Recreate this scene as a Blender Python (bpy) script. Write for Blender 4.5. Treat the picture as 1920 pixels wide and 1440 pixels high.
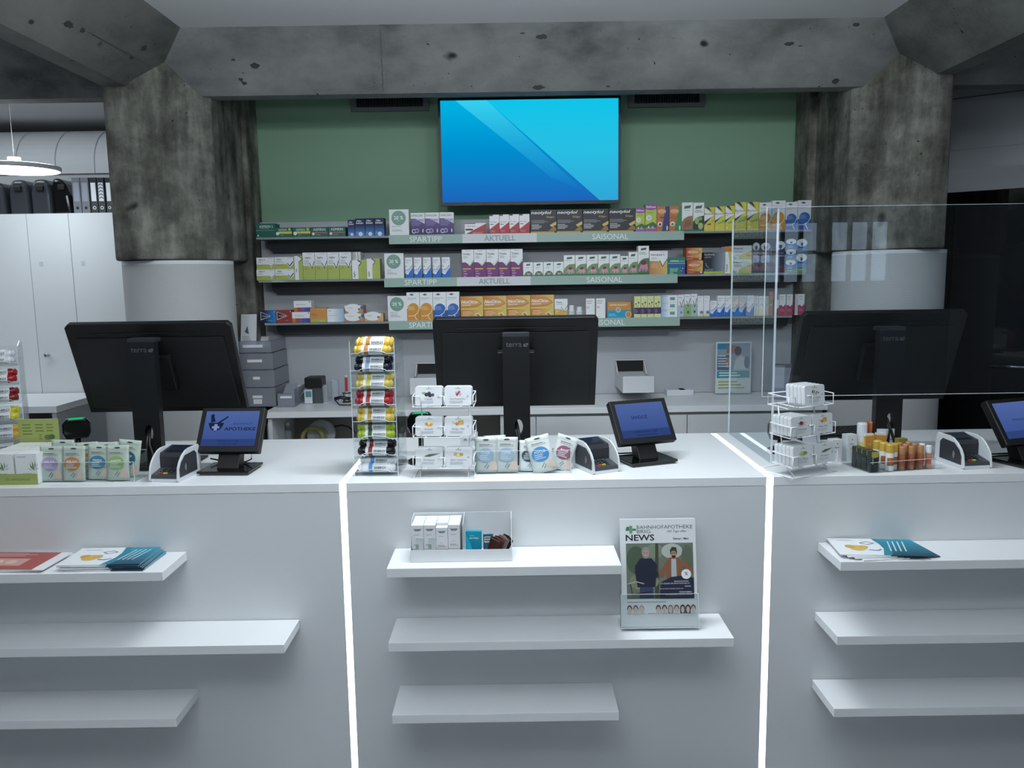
import bpy, math, random
from mathutils import Matrix, Vector
random.seed(7)
PI = math.pi
S = bpy.context.scene
for o in list(bpy.data.objects): bpy.data.objects.remove(o)
COL = S.collection
R = math.radians

# ------------------------------------------------------------------ camera
F = 1500.0; CAMZ = 1.62; TH = R(7.6); RO = R(0.85)
cf = Vector((0, math.cos(TH), -math.sin(TH))); cu0 = Vector((0, math.sin(TH), math.cos(TH))); cx0 = Vector((1, 0, 0))
cr = cx0*math.cos(RO) - cu0*math.sin(RO); cu = cx0*math.sin(RO) + cu0*math.cos(RO)
cam_d = bpy.data.cameras.new('camera'); cam = bpy.data.objects.new('camera', cam_d); COL.objects.link(cam)
cam_d.sensor_fit = 'HORIZONTAL'; cam_d.sensor_width = 36.0; cam_d.lens = 36.0*F/1920; cam_d.clip_start = 0.05
m = Matrix.Identity(4)
for i in range(3):
    m[i][0] = cr[i]; m[i][1] = cu[i]; m[i][2] = -cf[i]
m[2][3] = CAMZ
cam.matrix_world = m
S.camera = cam

# ------------------------------------------------------------------ world, lights, view
S.view_settings.view_transform = 'Standard'; S.view_settings.look = 'None'
S.view_settings.exposure = 0.0; S.view_settings.gamma = 1.0; S.view_settings.use_curve_mapping = False
W = bpy.data.worlds.new('daylight'); S.world = W; W.use_nodes = True
W.node_tree.nodes['Background'].inputs[0].default_value = (0.55, 0.75, 1.0, 1); W.node_tree.nodes['Background'].inputs[1].default_value = 4.0

def area(name, loc, sx, sy, power, col=(0.86, 0.94, 1.0), rot=(0, 0, 0), spread=180):
    l = bpy.data.lights.new(name, 'AREA'); l.shape = 'RECTANGLE'; l.size = sx; l.size_y = sy; l.energy = power; l.color = col
    l.spread = R(spread)
    o = bpy.data.objects.new(name, l); COL.objects.link(o); o.location = loc; o.rotation_euler = rot; return o
area('counter_downlight', (0.05, 2.33, 2.655), 0.8, 0.14, 17, spread=150)
area('shop_ceiling_light', (0.1, 0.2, 2.65), 2.4, 0.4, 7)
for x in (-0.9, 0.15, 1.2): area('back_wall_fill', (x, 0.35, 2.60), 0.25, 0.12, 2.6, rot=(R(80), 0, 0), spread=85)  # unseen fill added to lift the back wall, shelves and beam
area('shop_ceiling_light', (0.0, -2.2, 2.65), 2.4, 0.5, 11)
area('shop_ceiling_light', (-3.0, 0.6, 2.65), 0.5, 1.6, 3.5)
area('shop_ceiling_light', (3.2, 0.6, 2.65), 0.5, 1.6, 5)
area('ceiling_fill_light', (-0.3, 0.6, 2.0), 1.6, 1.2, 62, rot=(PI, 0, 0))  # unseen upward fill, added to brighten the ceiling and its bounce
area('ceiling_fill_light', (0.1, 2.2, 2.44), 2.0, 0.15, 12, rot=(R(157), 0, 0))  # added just above the view, tilted at the visible ceiling strip
area('ceiling_fill_light', (-3.3, 0.6, 2.1), 0.8, 1.2, 6, rot=(PI, 0, 0))  # added unseen fill for the ceiling at left
area('ceiling_fill_light', (3.3, 0.6, 2.1), 0.8, 1.2, 6, rot=(PI, 0, 0))  # added unseen fill for the ceiling at right
area('back_room_light', (-3.4, 3.4, 2.6), 0.8, 0.8, 12)
area('back_room_light', (-3.0, 4.25, 2.64), 1.6, 0.2, 9, rot=(R(45), 0, 0))  # added out of view behind the beam, tilted to brighten the duct

# ------------------------------------------------------------------ projection helpers (photo point + known plane -> place)
def ray(px, py):
    return cf + cr*((px-960)/F) + cu*((720-py)/F)
def PY(px, py, Y):
    d = ray(px, py); t = Y/d.y; return Vector((d.x*t, Y, CAMZ+d.z*t))
def PZ(px, py, Z=1.0):
    d = ray(px, py); t = (Z-CAMZ)/d.z; return Vector((d.x*t, d.y*t, Z))

# ------------------------------------------------------------------ materials
def lin(c): c /= 255.0; return c/12.92 if c <= 0.04045 else ((c+0.055)/1.055)**2.4
def hx(c):
    if isinstance(c, str): c = tuple(int(c[i:i+2], 16) for i in (0, 2, 4))
    return (lin(c[0]), lin(c[1]), lin(c[2]), 1)
MC = {}
def mat(c, rough=0.55, metal=0.0, spec=0.5, name=None):
    k = ('m', c, rough, metal, spec)
    if k in MC: return MC[k]
    M = bpy.data.materials.new(name or 'paint'); M.use_nodes = True; nt = M.node_tree; b = nt.nodes['Principled BSDF']
    b.inputs['Base Color'].default_value = hx(c); b.inputs['Metallic'].default_value = metal; b.inputs['Specular IOR Level'].default_value = spec
    b.inputs['Roughness'].default_value = rough
    if rough > 0.3 and metal == 0:
        n = nt.nodes.new('ShaderNodeTexNoise'); n.inputs['Scale'].default_value = 35
        mr = nt.nodes.new('ShaderNodeMapRange'); mr.inputs[3].default_value = rough-0.06; mr.inputs[4].default_value = rough+0.06
        nt.links.new(n.outputs[0], mr.inputs[0]); nt.links.new(mr.outputs[0], b.inputs['Roughness'])
    MC[k] = M; return M
def emis(c, s=1.0):
    k = ('e', c, s)
    if k in MC: return MC[k]
    M = bpy.data.materials.new('glow'); M.use_nodes = True; nt = M.node_tree; nt.nodes.clear()
    e = nt.nodes.new('ShaderNodeEmission'); e.inputs[0].default_value = hx(c); e.inputs[1].default_value = s
    o = nt.nodes.new('ShaderNodeOutputMaterial'); nt.links.new(e.outputs[0], o.inputs[0]); MC[k] = M; return M
def grad(c0, c1, axis=2, lo=0.0, hi=1.0, emit=False, c2=None, coord='Generated', rough=0.5):
    k = ('g', c0, c1, axis, lo, hi, emit, c2, coord)
    if k in MC: return MC[k]
    M = bpy.data.materials.new('print'); M.use_nodes = True; nt = M.node_tree
    tc = nt.nodes.new('ShaderNodeTexCoord'); sp = nt.nodes.new('ShaderNodeSeparateXYZ'); mr = nt.nodes.new('ShaderNodeMapRange')
    mr.inputs[1].default_value = lo; mr.inputs[2].default_value = hi
    r = nt.nodes.new('ShaderNodeValToRGB'); r.color_ramp.elements[0].color = hx(c0); r.color_ramp.elements[1].color = hx(c1)
    if c2: e = r.color_ramp.elements.new(0.5); e.color = hx(c2)
    nt.links.new(tc.outputs[coord], sp.inputs[0]); nt.links.new(sp.outputs[axis], mr.inputs[0]); nt.links.new(mr.outputs[0], r.inputs[0])
    b = nt.nodes['Principled BSDF']
    if emit:
        e = nt.nodes.new('ShaderNodeEmission'); nt.links.new(r.outputs[0], e.inputs[0]); nt.links.new(e.outputs[0], nt.nodes['Material Output'].inputs[0])
    else:
        nt.links.new(r.outputs[0], b.inputs['Base Color']); b.inputs['Roughness'].default_value = rough
    MC[k] = M; return M
def glassy(tint='f4f8fa', rough=0.02, haze=0.03, ior=1.45, name='acrylic'):
    k = ('gl', tint, rough, haze, ior)
    if k in MC: return MC[k]
    M = bpy.data.materials.new(name); M.use_nodes = True; nt = M.node_tree; nt.nodes.clear()
    t = nt.nodes.new('ShaderNodeBsdfTransparent'); t.inputs[0].default_value = hx(tint)
    g = nt.nodes.new('ShaderNodeBsdfGlossy'); g.inputs['Roughness'].default_value = rough
    f = nt.nodes.new('ShaderNodeFresnel'); f.inputs[0].default_value = ior
    d = nt.nodes.new('ShaderNodeBsdfDiffuse'); d.inputs[0].default_value = hx('f0f4f8')
    m1 = nt.nodes.new('ShaderNodeMixShader'); m1.inputs[0].default_value = haze
    m2 = nt.nodes.new('ShaderNodeMixShader'); o = nt.nodes.new('ShaderNodeOutputMaterial')
    nt.links.new(t.outputs[0], m1.inputs[1]); nt.links.new(d.outputs[0], m1.inputs[2])
    geo = nt.nodes.new('ShaderNodeNewGeometry'); mx = nt.nodes.new('ShaderNodeMath'); mx.operation = 'MULTIPLY'
    inv = nt.nodes.new('ShaderNodeMath'); inv.operation = 'SUBTRACT'; inv.inputs[0].default_value = 1.0
    nt.links.new(geo.outputs['Backfacing'], inv.inputs[1]); nt.links.new(f.outputs[0], mx.inputs[0]); nt.links.new(inv.outputs[0], mx.inputs[1])
    nt.links.new(mx.outputs[0], m2.inputs[0]); nt.links.new(m1.outputs[0], m2.inputs[1]); nt.links.new(g.outputs[0], m2.inputs[2])
    nt.links.new(m2.outputs[0], o.inputs[0]); MC[k] = M; return M
ACR = glassy('fafcfc', 0.02, 0.004, 1.4); ACR_EDGE = glassy('eef2f5', 0.15, 0.72, 1.5, 'acrylic_edge'); ACR_SMOKE = glassy('c8cad8', 0.05, 0.22, 1.45, 'smoked_plastic')
ACR_SM_EDGE = mat('6a6e80', 0.3, name='smoked_edge')
PANE = glassy('f2f6f8', 0.0, 0.003, 1.5, 'pane'); GREENGLASS = glassy('bcd8cf', 0.03, 0.35, 1.5, 'green_glass')

def concrete(name, streak, base=('3f403e', '6b6c69', '8a8a84'), mott=0):
    M = bpy.data.materials.new(name); M.use_nodes = True; nt = M.node_tree; b = nt.nodes['Principled BSDF']; N = nt.nodes.new; L = nt.links.new
    tc = N('ShaderNodeTexCoord'); mp = N('ShaderNodeMapping'); mp.inputs['Scale'].default_value = streak; L(tc.outputs['Object'], mp.inputs[0])
    n1 = N('ShaderNodeTexNoise'); n1.inputs['Scale'].default_value = 1.0; n1.inputs['Detail'].default_value = 7; n1.inputs['Roughness'].default_value = 0.62; L(mp.outputs[0], n1.inputs[0])
    n2 = N('ShaderNodeTexNoise'); n2.inputs['Scale'].default_value = 7.0 if mott else 2.3; n2.inputs['Detail'].default_value = 9; n2.inputs['Roughness'].default_value = 0.68; L(tc.outputs['Object'], n2.inputs[0])
    mm = N('ShaderNodeMath'); mm.operation = 'MULTIPLY_ADD'; mm.inputs[1].default_value = 0.5 if mott else 0.6; L(n1.outputs[0], mm.inputs[0])
    m3 = N('ShaderNodeMath'); m3.operation = 'MULTIPLY'; m3.inputs[1].default_value = 0.5 if mott else 0.4; L(n2.outputs[0], m3.inputs[0]); L(m3.outputs[0], mm.inputs[2])
    r = N('ShaderNodeValToRGB'); e = r.color_ramp.elements; e[0].position = 0.36; e[0].color = hx(base[0]); e[1].position = 0.66; e[1].color = hx(base[2])
    q = e.new(0.49); q.color = hx(base[1]); L(mm.outputs[0], r.inputs[0])
    # pits and dark stains
    v = N('ShaderNodeTexNoise'); v.inputs['Scale'].default_value = 6.5; v.inputs['Detail'].default_value = 2; L(tc.outputs['Object'], v.inputs[0])
    vr = N('ShaderNodeValToRGB'); vr.color_ramp.elements[0].position = 0.70; vr.color_ramp.elements[1].position = 0.76; L(v.outputs[0], vr.inputs[0])
    v2 = N('ShaderNodeTexNoise'); v2.inputs['Scale'].default_value = 42; v2.inputs['Detail'].default_value = 2; L(tc.outputs['Object'], v2.inputs[0])
    vr2 = N('ShaderNodeValToRGB'); vr2.color_ramp.elements[0].position = 0.73; vr2.color_ramp.elements[1].position = 0.77; L(v2.outputs[0], vr2.inputs[0])
    ad = N('ShaderNodeMath'); ad.operation = 'MAXIMUM'; L(vr.outputs[0], ad.inputs[0]); L(vr2.outputs[0], ad.inputs[1])
    mx = N('ShaderNodeMix'); mx.data_type = 'RGBA'; L(ad.outputs[0], mx.inputs[0]); L(r.outputs[0], mx.inputs[6]); mx.inputs[7].default_value = hx('262725')
    L(mx.outputs[2], b.inputs['Base Color']); b.inputs['Roughness'].default_value = 0.85; b.inputs['Specular IOR Level'].default_value = 0.25
    n4 = N('ShaderNodeTexNoise'); n4.inputs['Scale'].default_value = 60; n4.inputs['Detail'].default_value = 4; L(tc.outputs['Object'], n4.inputs[0])
    s = N('ShaderNodeMath'); s.operation = 'ADD'; L(mm.outputs[0], s.inputs[0]); s2 = N('ShaderNodeMath'); s2.operation = 'MULTIPLY'; s2.inputs[1].default_value = 0.15; L(n4.outputs[0], s2.inputs[0]); L(s2.outputs[0], s.inputs[1])
    bp = N('ShaderNodeBump'); bp.inputs['Strength'].default_value = 0.5; bp.inputs['Distance'].default_value = 0.02; L(s.outputs[0], bp.inputs['Height']); L(bp.outputs[0], b.inputs['Normal'])
    return M
CONC_COL = concrete('concrete_column', (9, 9, 1.5), ('35352f', '67675f', 'a3a298'), mott=1)
CONC_BEAM = concrete('concrete_beam', (2.0, 2.0, 5.0), ('4e504f', '757775', '8f918e'))
CONC_NEAR = concrete('concrete_near', (3.0, 1.2, 3.0), ('4a4b48', '6c6d69', '82827c'))

def plaster(name, c, bump=0.1, rough=0.75, sc=220):
    M = bpy.data.materials.new(name); M.use_nodes = True; nt = M.node_tree; b = nt.nodes['Principled BSDF']; N = nt.nodes.new; L = nt.links.new
    tc = N('ShaderNodeTexCoord'); n = N('ShaderNodeTexNoise'); n.inputs['Scale'].default_value = sc; L(tc.outputs['Object'], n.inputs[0])
    n2 = N('ShaderNodeTexNoise'); n2.inputs['Scale'].default_value = 1.3; L(tc.outputs['Object'], n2.inputs[0])
    mx = N('ShaderNodeMix'); mx.data_type = 'RGBA'; L(n2.outputs[0], mx.inputs[0]); h = hx(c); mx.inputs[6].default_value = tuple(v*0.94 for v in h[:3])+(1,); mx.inputs[7].default_value = tuple(min(1, v*1.06) for v in h[:3])+(1,)
    L(mx.outputs[2], b.inputs['Base Color']); b.inputs['Roughness'].default_value = rough
    bp = N('ShaderNodeBump'); bp.inputs['Strength'].default_value = bump; bp.inputs['Distance'].default_value = 0.002; L(n.outputs[0], bp.inputs['Height']); L(bp.outputs[0], b.inputs['Normal'])
    return M
M_GREEN = plaster('green_wall_paint', '84a78d', 0.3)
M_CEIL = plaster('ceiling_paint', 'd2d3d3')
M_WALLW = plaster('white_wall_paint', 'c9ccd0')
M_LAM = plaster('white_laminate', 'd9dcde', 0.08, 0.42, 500)
M_LAMT = plaster('white_worktop', 'e8eaec', 0.04, 0.30, 500)
M_BACK = plaster('shelf_back_panel', 'b4b7bc', 0.1, 0.5, 400)
M_DARKW = plaster('dark_shop_wall', '55585c')
M_FLOOR = plaster('floor_tile', '98999b', 0.1, 0.35)
BLK = mat('0d0d0e', 0.45); BLK2 = mat('17181a', 0.35); BLKG = mat('08090a', 0.12); DG = mat('2b2d30', 0.45); MG = mat('6d7175', 0.5)
WHT = mat('e6e8ea', 0.4); WHG = mat('eceff1', 0.22); TIN = mat('d6dadd', 0.28); WIRE = mat('eef1f4', 0.3); CHR = mat('b9bec4', 0.2, 1.0); ALU = mat('8d9196', 0.35, 0.8)

def drum_mat():
    M = bpy.data.materials.new('perforated_white'); M.use_nodes = True; nt = M.node_tree; b = nt.nodes['Principled BSDF']; N = nt.nodes.new; L = nt.links.new
    def mth(op, a, bb=None):
        x = N('ShaderNodeMath'); x.operation = op
        if hasattr(a, 'links'): L(a, x.inputs[0])
        else: x.inputs[0].default_value = a
        if bb is not None:
            if hasattr(bb, 'links'): L(bb, x.inputs[1])
            else: x.inputs[1].default_value = bb
        return x.outputs[0]
    tc = N('ShaderNodeTexCoord'); sp = N('ShaderNodeSeparateXYZ'); L(tc.outputs['Object'], sp.inputs[0])
    an = mth('ARCTAN2', sp.outputs[0], sp.outputs[1])
    a = mth('SINE', mth('MULTIPLY', an, 250.0)); z = mth('SINE', mth('MULTIPLY', sp.outputs[2], 1060.0))
    d = mth('MULTIPLY', a, z); g = mth('GREATER_THAN', d, 0.25)
    mx = N('ShaderNodeMix'); mx.data_type = 'RGBA'; L(g, mx.inputs[0]); mx.inputs[6].default_value = hx('cfd0d0'); mx.inputs[7].default_value = hx('94979a')
    L(mx.outputs[2], b.inputs['Base Color']); b.inputs['Roughness'].default_value = 0.5
    return M
M_DRUM = drum_mat()

# ------------------------------------------------------------------ text as mesh, cached
TX = {}
def textmesh(s, bold=False, ital=False):
    k = (s, bold, ital)
    if k in TX: return TX[k]
    c = bpy.data.curves.new('t', 'FONT'); c.body = s; c.resolution_u = 2; c.size = 1.0
    if bold: c.offset = 0.018
    if ital: c.shear = 0.3
    o = bpy.data.objects.new('t', c); me = bpy.data.meshes.new_from_object(o)
    v = [(p.co.x, p.co.y) for p in me.vertices]; f = [tuple(p.vertices) for p in me.polygons]
    bpy.data.objects.remove(o); bpy.data.curves.remove(c); bpy.data.meshes.remove(me)
    xs = [p[0] for p in v]; ys = [p[1] for p in v]; x0, x1, y0, y1 = min(xs), max(xs), min(ys), max(ys)
    TX[k] = ([(a-x0, b-y0) for a, b in v], f, x1-x0, y1-y0); return TX[k]

# ------------------------------------------------------------------ mesh builder
class G:
    def __init__(s): s.v = []; s.f = []; s.mi = []; s.m = []; s.sm = []
    def mx(s, m):
        if m not in s.m: s.m.append(m)
        return s.m.index(m)
    def poly(s, pts, m, smooth=False):
        b = len(s.v); s.v += [tuple(p) for p in pts]; s.f.append(tuple(range(b, b+len(pts)))); s.mi.append(s.mx(m)); s.sm.append(smooth)
    def mesh(s, vs, fs, m, smooth=False):
        b = len(s.v); s.v += [tuple(p) for p in vs]; i = s.mx(m)
        for f in fs: s.f.append(tuple(b+j for j in f)); s.mi.append(i); s.sm.append(smooth)
    def box(s, x0, y0, z0, x1, y1, z1, m, front=None, top=None):
        if x0 > x1: x0, x1 = x1, x0
        if y0 > y1: y0, y1 = y1, y0
        if z0 > z1: z0, z1 = z1, z0
        v = [(x0, y0, z0), (x1, y0, z0), (x1, y1, z0), (x0, y1, z0), (x0, y0, z1), (x1, y0, z1), (x1, y1, z1), (x0, y1, z1)]
        fs = [(3, 2, 1, 0), (4, 5, 6, 7), (0, 1, 5, 4), (1, 2, 6, 5), (2, 3, 7, 6), (3, 0, 4, 7)]
        b = len(s.v); s.v += v
        for k, f in enumerate(fs):
            mm = front if (k == 2 and front) else top if (k == 1 and top) else m
            s.f.append(tuple(b+j for j in f)); s.mi.append(s.mx(mm)); s.sm.append(False)
        return s
    def prism(s, pts, a0, a1, axis, m, cap=None):       # pts 2D, extruded along axis from a0 to a1
        def P(p, a): return (a, p[0], p[1]) if axis == 0 else (p[0], a, p[1]) if axis == 1 else (p[0], p[1], a)
        n = len(pts); b = len(s.v); s.v += [P(p, a0) for p in pts]+[P(p, a1) for p in pts]; i = s.mx(m); j = s.mx(cap or m)
        for k in range(n): q = (k+1) % n; s.f.append((b+k, b+q, b+n+q, b+n+k)); s.mi.append(i); s.sm.append(False)
        s.f.append(tuple(b+k for k in reversed(range(n)))); s.mi.append(j); s.sm.append(False)
        s.f.append(tuple(b+n+k for k in range(n))); s.mi.append(j); s.sm.append(False)
        return s
    def lathe(s, prof, m, c=(0, 0, 0), n=24, axis=2, cap=True, smooth=True):   # prof (r, h)
        def P(r, a, h):
            x, y = r*math.cos(a), r*math.sin(a)
            p = (x, y, h) if axis == 2 else (h, x, y) if axis == 0 else (x, h, y)
            return (p[0]+c[0], p[1]+c[1], p[2]+c[2])
        i = s.mx(m)
        for q in range(len(prof)-1):
            b = len(s.v)
            for r, h in (prof[q], prof[q+1]):
                for k in range(n): s.v.append(P(max(r, 1e-5), 2*PI*k/n, h))
            for k in range(n): kk = (k+1) % n; s.f.append((b+k, b+kk, b+n+kk, b+n+k)); s.mi.append(i); s.sm.append(smooth)
        if cap:
            b = len(s.v)
            for r, h in (prof[0], prof[-1]):
                for k in range(n): s.v.append(P(max(r, 1e-5), 2*PI*k/n, h))
            s.f.append(tuple(b+k for k in reversed(range(n)))); s.mi.append(i); s.sm.append(False)
            s.f.append(tuple(b+n+k for k in range(n))); s.mi.append(i); s.sm.append(False)
        return s
    def tube(s, path, r, m, n=8):
        path = [Vector(p) for p in path]; b = len(s.v); i = s.mx(m); up = Vector((0.13, 0.31, 0.94))
        for k, p in enumerate(path):
            d = (path[min(k+1, len(path)-1)]-path[max(k-1, 0)]).normalized()
            a = d.cross(up); a = a if a.length > 1e-3 else d.cross(Vector((1, 0, 0))); a.normalize(); c = d.cross(a)
            for q in range(n): s.v.append(tuple(p+a*r*math.cos(2*PI*q/n)+c*r*math.sin(2*PI*q/n)))
        for k in range(len(path)-1):
            for q in range(n): qq = (q+1) % n; s.f.append((b+k*n+q, b+k*n+qq, b+(k+1)*n+qq, b+(k+1)*n+q)); s.mi.append(i); s.sm.append(True)
        s.f.append(tuple(b+k for k in reversed(range(n)))); s.mi.append(i); s.sm.append(False)
        e = b+(len(path)-1)*n; s.f.append(tuple(e+k for k in range(n))); s.mi.append(i); s.sm.append(False)
        return s
    def art(s, items, o, u, v, Wd, Ht, eps=0.00009, k0=1):   # flat print on a face: o corner, u right, v up
        o = Vector(o); u = Vector(u); v = Vector(v); n = u.cross(v)
        for k, it in enumerate(items):
            off = n*eps*(k+k0)
            def P(x, y): return o+u*(x*Wd)+v*(y*Ht)+off
            t = it[0]
            if t == 'r': _, x0, y0, x1, y1, c = it; s.poly([P(x0, y0), P(x1, y0), P(x1, y1), P(x0, y1)], cm(c))
            elif t == 'p': s.poly([P(x, y) for x, y in it[1]], cm(it[2]))
            elif t == 'e':
                _, cx, cy, rx, ry, c = it; s.poly([P(cx+rx*math.cos(2*PI*q/20), cy+ry*math.sin(2*PI*q/20)) for q in range(20)], cm(c))
            elif t == 'c':
                _, cx, cy, r, c = it; s.poly([P(cx+r*math.cos(2*PI*q/20), cy+r*Wd/Ht*math.sin(2*PI*q/20)) for q in range(20)], cm(c))
            elif t == 'l':   # line: pts, width (in W), colour
                _, pts, w, c = it
                for a, bq in zip(pts, pts[1:]):
                    A = P(*a); B = P(*bq); d = (B-A).normalized(); q = n.cross(d)*(w*Wd/2); s.poly([A-q, B-q, B+q, A+q], cm(c))
            elif t == 'b':   # small unreadable print as thin rules
                _, x0, y1, x1, nn, lh, c = it
                rr = random.Random(int(x0*97+nn*31))
                for q in range(nn):
                    y = y1-q*lh; xe = x0+(x1-x0)*rr.uniform(0.6, 1.0); s.poly([P(x0, y-lh*0.45), P(xe, y-lh*0.45), P(xe, y), P(x0, y)], cm(c))
            elif t == 't':   # text, x, y (baseline-left or centre), max width (W), height (H), colour, flags
                _, tx, x, y, wm, hm, c = it[:7]; fl = it[7] if len(it) > 7 else ''
                vs, fs, tw, th = textmesh(tx, 'b' in fl, 'i' in fl)
                sc = min(wm*Wd/tw, hm*Ht/th); x0 = x*Wd-(0 if 'l' in fl else tw*sc/2); y0 = y*Ht-th*sc/2
                if 's' in fl:
                    sx = wm*Wd/tw; sy = hm*Ht/th; x0 = x*Wd-(0 if 'l' in fl else tw*sx/2); y0 = y*Ht-th*sy/2
                else: sx = sy = sc
                if 'v' in fl:    # reading upward
                    sc = min(wm*Ht/tw, hm*Wd/th)
                    s.mesh([o+u*(x*Wd+th*sc/2-b*sc)+v*(y*Ht-tw*sc/2+a*sc)+off for a, b in vs], fs, cm(c))
                else: s.mesh([o+u*(x0+a*sx)+v*(y0+b*sy)+off for a, b in vs], fs, cm(c))
        return s
    def data(s, name):
        me = bpy.data.meshes.new(name); me.from_pydata(s.v, [], s.f)
        for mm in s.m: me.materials.append(mm)
        me.polygons.foreach_set('material_index', s.mi); me.polygons.foreach_set('use_smooth', s.sm); me.update(); return me
def cm(c): return c if isinstance(c, bpy.types.Material) else mat(c, 0.45)

def put(name, g, parent=None, loc=(0, 0, 0), rot=(0, 0, 0), label=None, cat=None, group=None, kind=None, bev=0, seg=2, sub=0):
    me = g.data(name) if isinstance(g, G) else g
    o = bpy.data.objects.new(name, me); COL.objects.link(o); o.location = loc; o.rotation_euler = rot
    if parent: o.parent = parent
    tag(o, label, cat, group, kind)
    if bev:
        b = o.modifiers.new('bevel', 'BEVEL'); b.width = bev; b.segments = seg; b.limit_method = 'ANGLE'; b.angle_limit = R(40)
    if sub: b = o.modifiers.new('subdivision', 'SUBSURF'); b.levels = sub; b.render_levels = sub
    return o
def tag(o, label=None, cat=None, group=None, kind=None):
    if label: o['label'] = label
    if cat: o['category'] = cat
    if group: o['group'] = group
    if kind: o['kind'] = kind
def thing(name, label, cat, loc=(0, 0, 0), rz=0, group=None, rot=None):
    o = bpy.data.objects.new(name, None); COL.objects.link(o); o.empty_display_size = 0.05; o.location = loc
    o.rotation_euler = rot or (0, 0, rz); tag(o, label, cat, group); return o
def box(x0, y0, z0, x1, y1, z1, m): return G().box(x0, y0, z0, x1, y1, z1, m)
def struct(name, g, label=None, **k): return put(name, g, kind='structure', label=label or name.replace('_', ' ')+' of the pharmacy', cat='structure', **k)
ORD = ['', 'second', 'third', 'fourth', 'fifth', 'sixth', 'seventh', 'eighth']
NUM = ['zero', 'one', 'two', 'three', 'four', 'five', 'six', 'seven', 'eight', 'nine', 'ten', 'eleven', 'twelve']
def nth(i, n):
    if n == 1: return ''
    if n == 2: return ('left' if i == 0 else 'right')+' of two '
    if i == 0: return 'leftmost of %s ' % NUM[n]
    if i == n-1: return 'rightmost of %s ' % NUM[n]
    if n % 2 and i == n//2: return 'middle of %s ' % NUM[n]
    if i < n/2: return ORD[i]+' of %s ' % NUM[n]
    return ORD[i]+' of %s ' % NUM[n]

# ================================================================== the setting
ZC = 2.672; ZB = 2.44
struct('floor', box(-5, -4, -0.1, 5, 7, 0, M_FLOOR))
g = box(-5, -4, ZC, 5, 7, ZC+0.12, M_CEIL); struct('ceiling', g)
struct('wall_green', box(-1.66, 4.35, 0, 1.86, 4.45, ZC, M_GREEN), 'green painted wall behind the medicine shelves')
struct('wall_left', box(-5.1, -4, 0, -5, 7, ZC, M_WALLW))
struct('wall_far', box(-5, 6.2, 0, 5, 6.3, ZC, plaster('far_wall', '8d9094')))
struct('wall_right', box(5, -4, 0, 5.1, 7, ZC, M_WALLW))
# wall behind the viewer with the shop windows
g = G(); wx = [(-4.2, -3.4), (2.88, 3.5), (3.62, 4.3)]
z0, z1 = 1.5, 2.2; cx = -5.0
for a, b in wx: g.box(cx, -4.1, 0, a, -4, ZC, M_DARKW); g.box(a, -4.1, 0, b, -4, z0, M_DARKW); g.box(a, -4.1, z1, b, -4, ZC, M_DARKW); cx = b
g.box(cx, -4.1, 0, 5, -4, ZC, M_DARKW); struct('wall_front', g)
for i, (a, b) in enumerate(wx):
    g = G(); n = 3
    for k in range(n+1): x = a+(b-a)*k/n; g.box(x-0.02, -4.08, z0, x+0.02, -4.03, z1, DG)
    for zz in (z0, (z0+z1)/2, z1): g.box(a, -4.08, zz-0.02, b, -4.03, zz+0.02, DG)
    struct('window_%d' % (i+1), g)

# concrete columns, heads and beams
def column(pts, fin, side):
    g = G(); g.prism(pts, 1.72, ZC+0.02, 2, CONC_COL); g.box(*fin[0], *fin[1], CONC_COL)
    struct('concrete_column', g, 'rough board-marked concrete column head left of the shelves' if side < 0 else 'rough board-marked concrete column head right of the shelves', bev=0.012)
column([(-1.70, 3.5), (-1.58, 3.5), (-1.34, 3.74), (-1.34, 4.2), (-1.82, 4.2), (-1.82, 3.74)], ((-1.75, 4.15, 0), (-1.318, 4.349, 2.68)), -1)
column([(1.80, 3.5), (1.876, 3.5), (2.005, 3.74), (2.005, 4.2), (1.549, 4.2), (1.549, 3.75)], ((1.508, 4.15, 0), (1.93, 4.349, 2.68)), 1)
g = G().prism([(3.71, ZB), (3.80, ZB), (4.0, ZC+0.03), (3.48, ZC+0.03)], -4.98, 4.98, 0, CONC_BEAM)
def stain(px, py, rx, rz, w, A, B, n, mm):       # irregular dark stain on the slanted face through A, B (x free) with outward normal n
    d = ray(px, py); q = Vector((0, A[0], A[1])) if w == 'x' else Vector((A[0], 0, A[1])); o = Vector((0, 0, CAMZ)); t_ = (q-o).dot(n)/d.dot(n); p = o+d*t_+n*0.0006
    u_ = Vector((1, 0, 0)) if w == 'x' else Vector((0, 1, 0)); v_ = n.cross(u_); rd = random.Random(int(px*10)); pts = [p+u_*(rx*math.cos(2*PI*k/14)*rd.uniform(.6, 1.15))+v_*(rz*math.sin(2*PI*k/14)*rd.uniform(.6, 1.15)) for k in range(14)]
    if (pts[1]-pts[0]).cross(pts[4]-pts[0]).dot(n) < 0: pts.reverse()
    g.poly(pts, mm)
nB = Vector((0, -(ZC+0.03-ZB), -(3.71-3.48))).normalized(); ST = mat('3c3e3c', 0.9); ST2 = mat('55585a', 0.9)
for px, py, a_, b_ in ((478, 123, .022, .016), (452, 149, .012, .010), (458, 156, .012, .010), (437, 112, .01, .006), (1016, 69, .026, .012), (1010, 164, .03, .012), (1140, 162, .012, .005), (1567, 152, .018, .014), (1605, 46, .022, .009), (1480, 82, .022, .01), (717, 46, .02, .004), (980, 62, .014, .004), (1500, 86, .012, .003)): stain(px, py, a_, b_, 'x', (3.71, ZB), None, nB, ST)
for k in range(9): stain(713+.7*(k % 2)+.6*k, 62+13*k, .003, .022, 'x', (3.71, ZB), None, nB, ST2)
struct('concrete_beam', g, 'long concrete beam running across above the medicine shelves')
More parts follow.
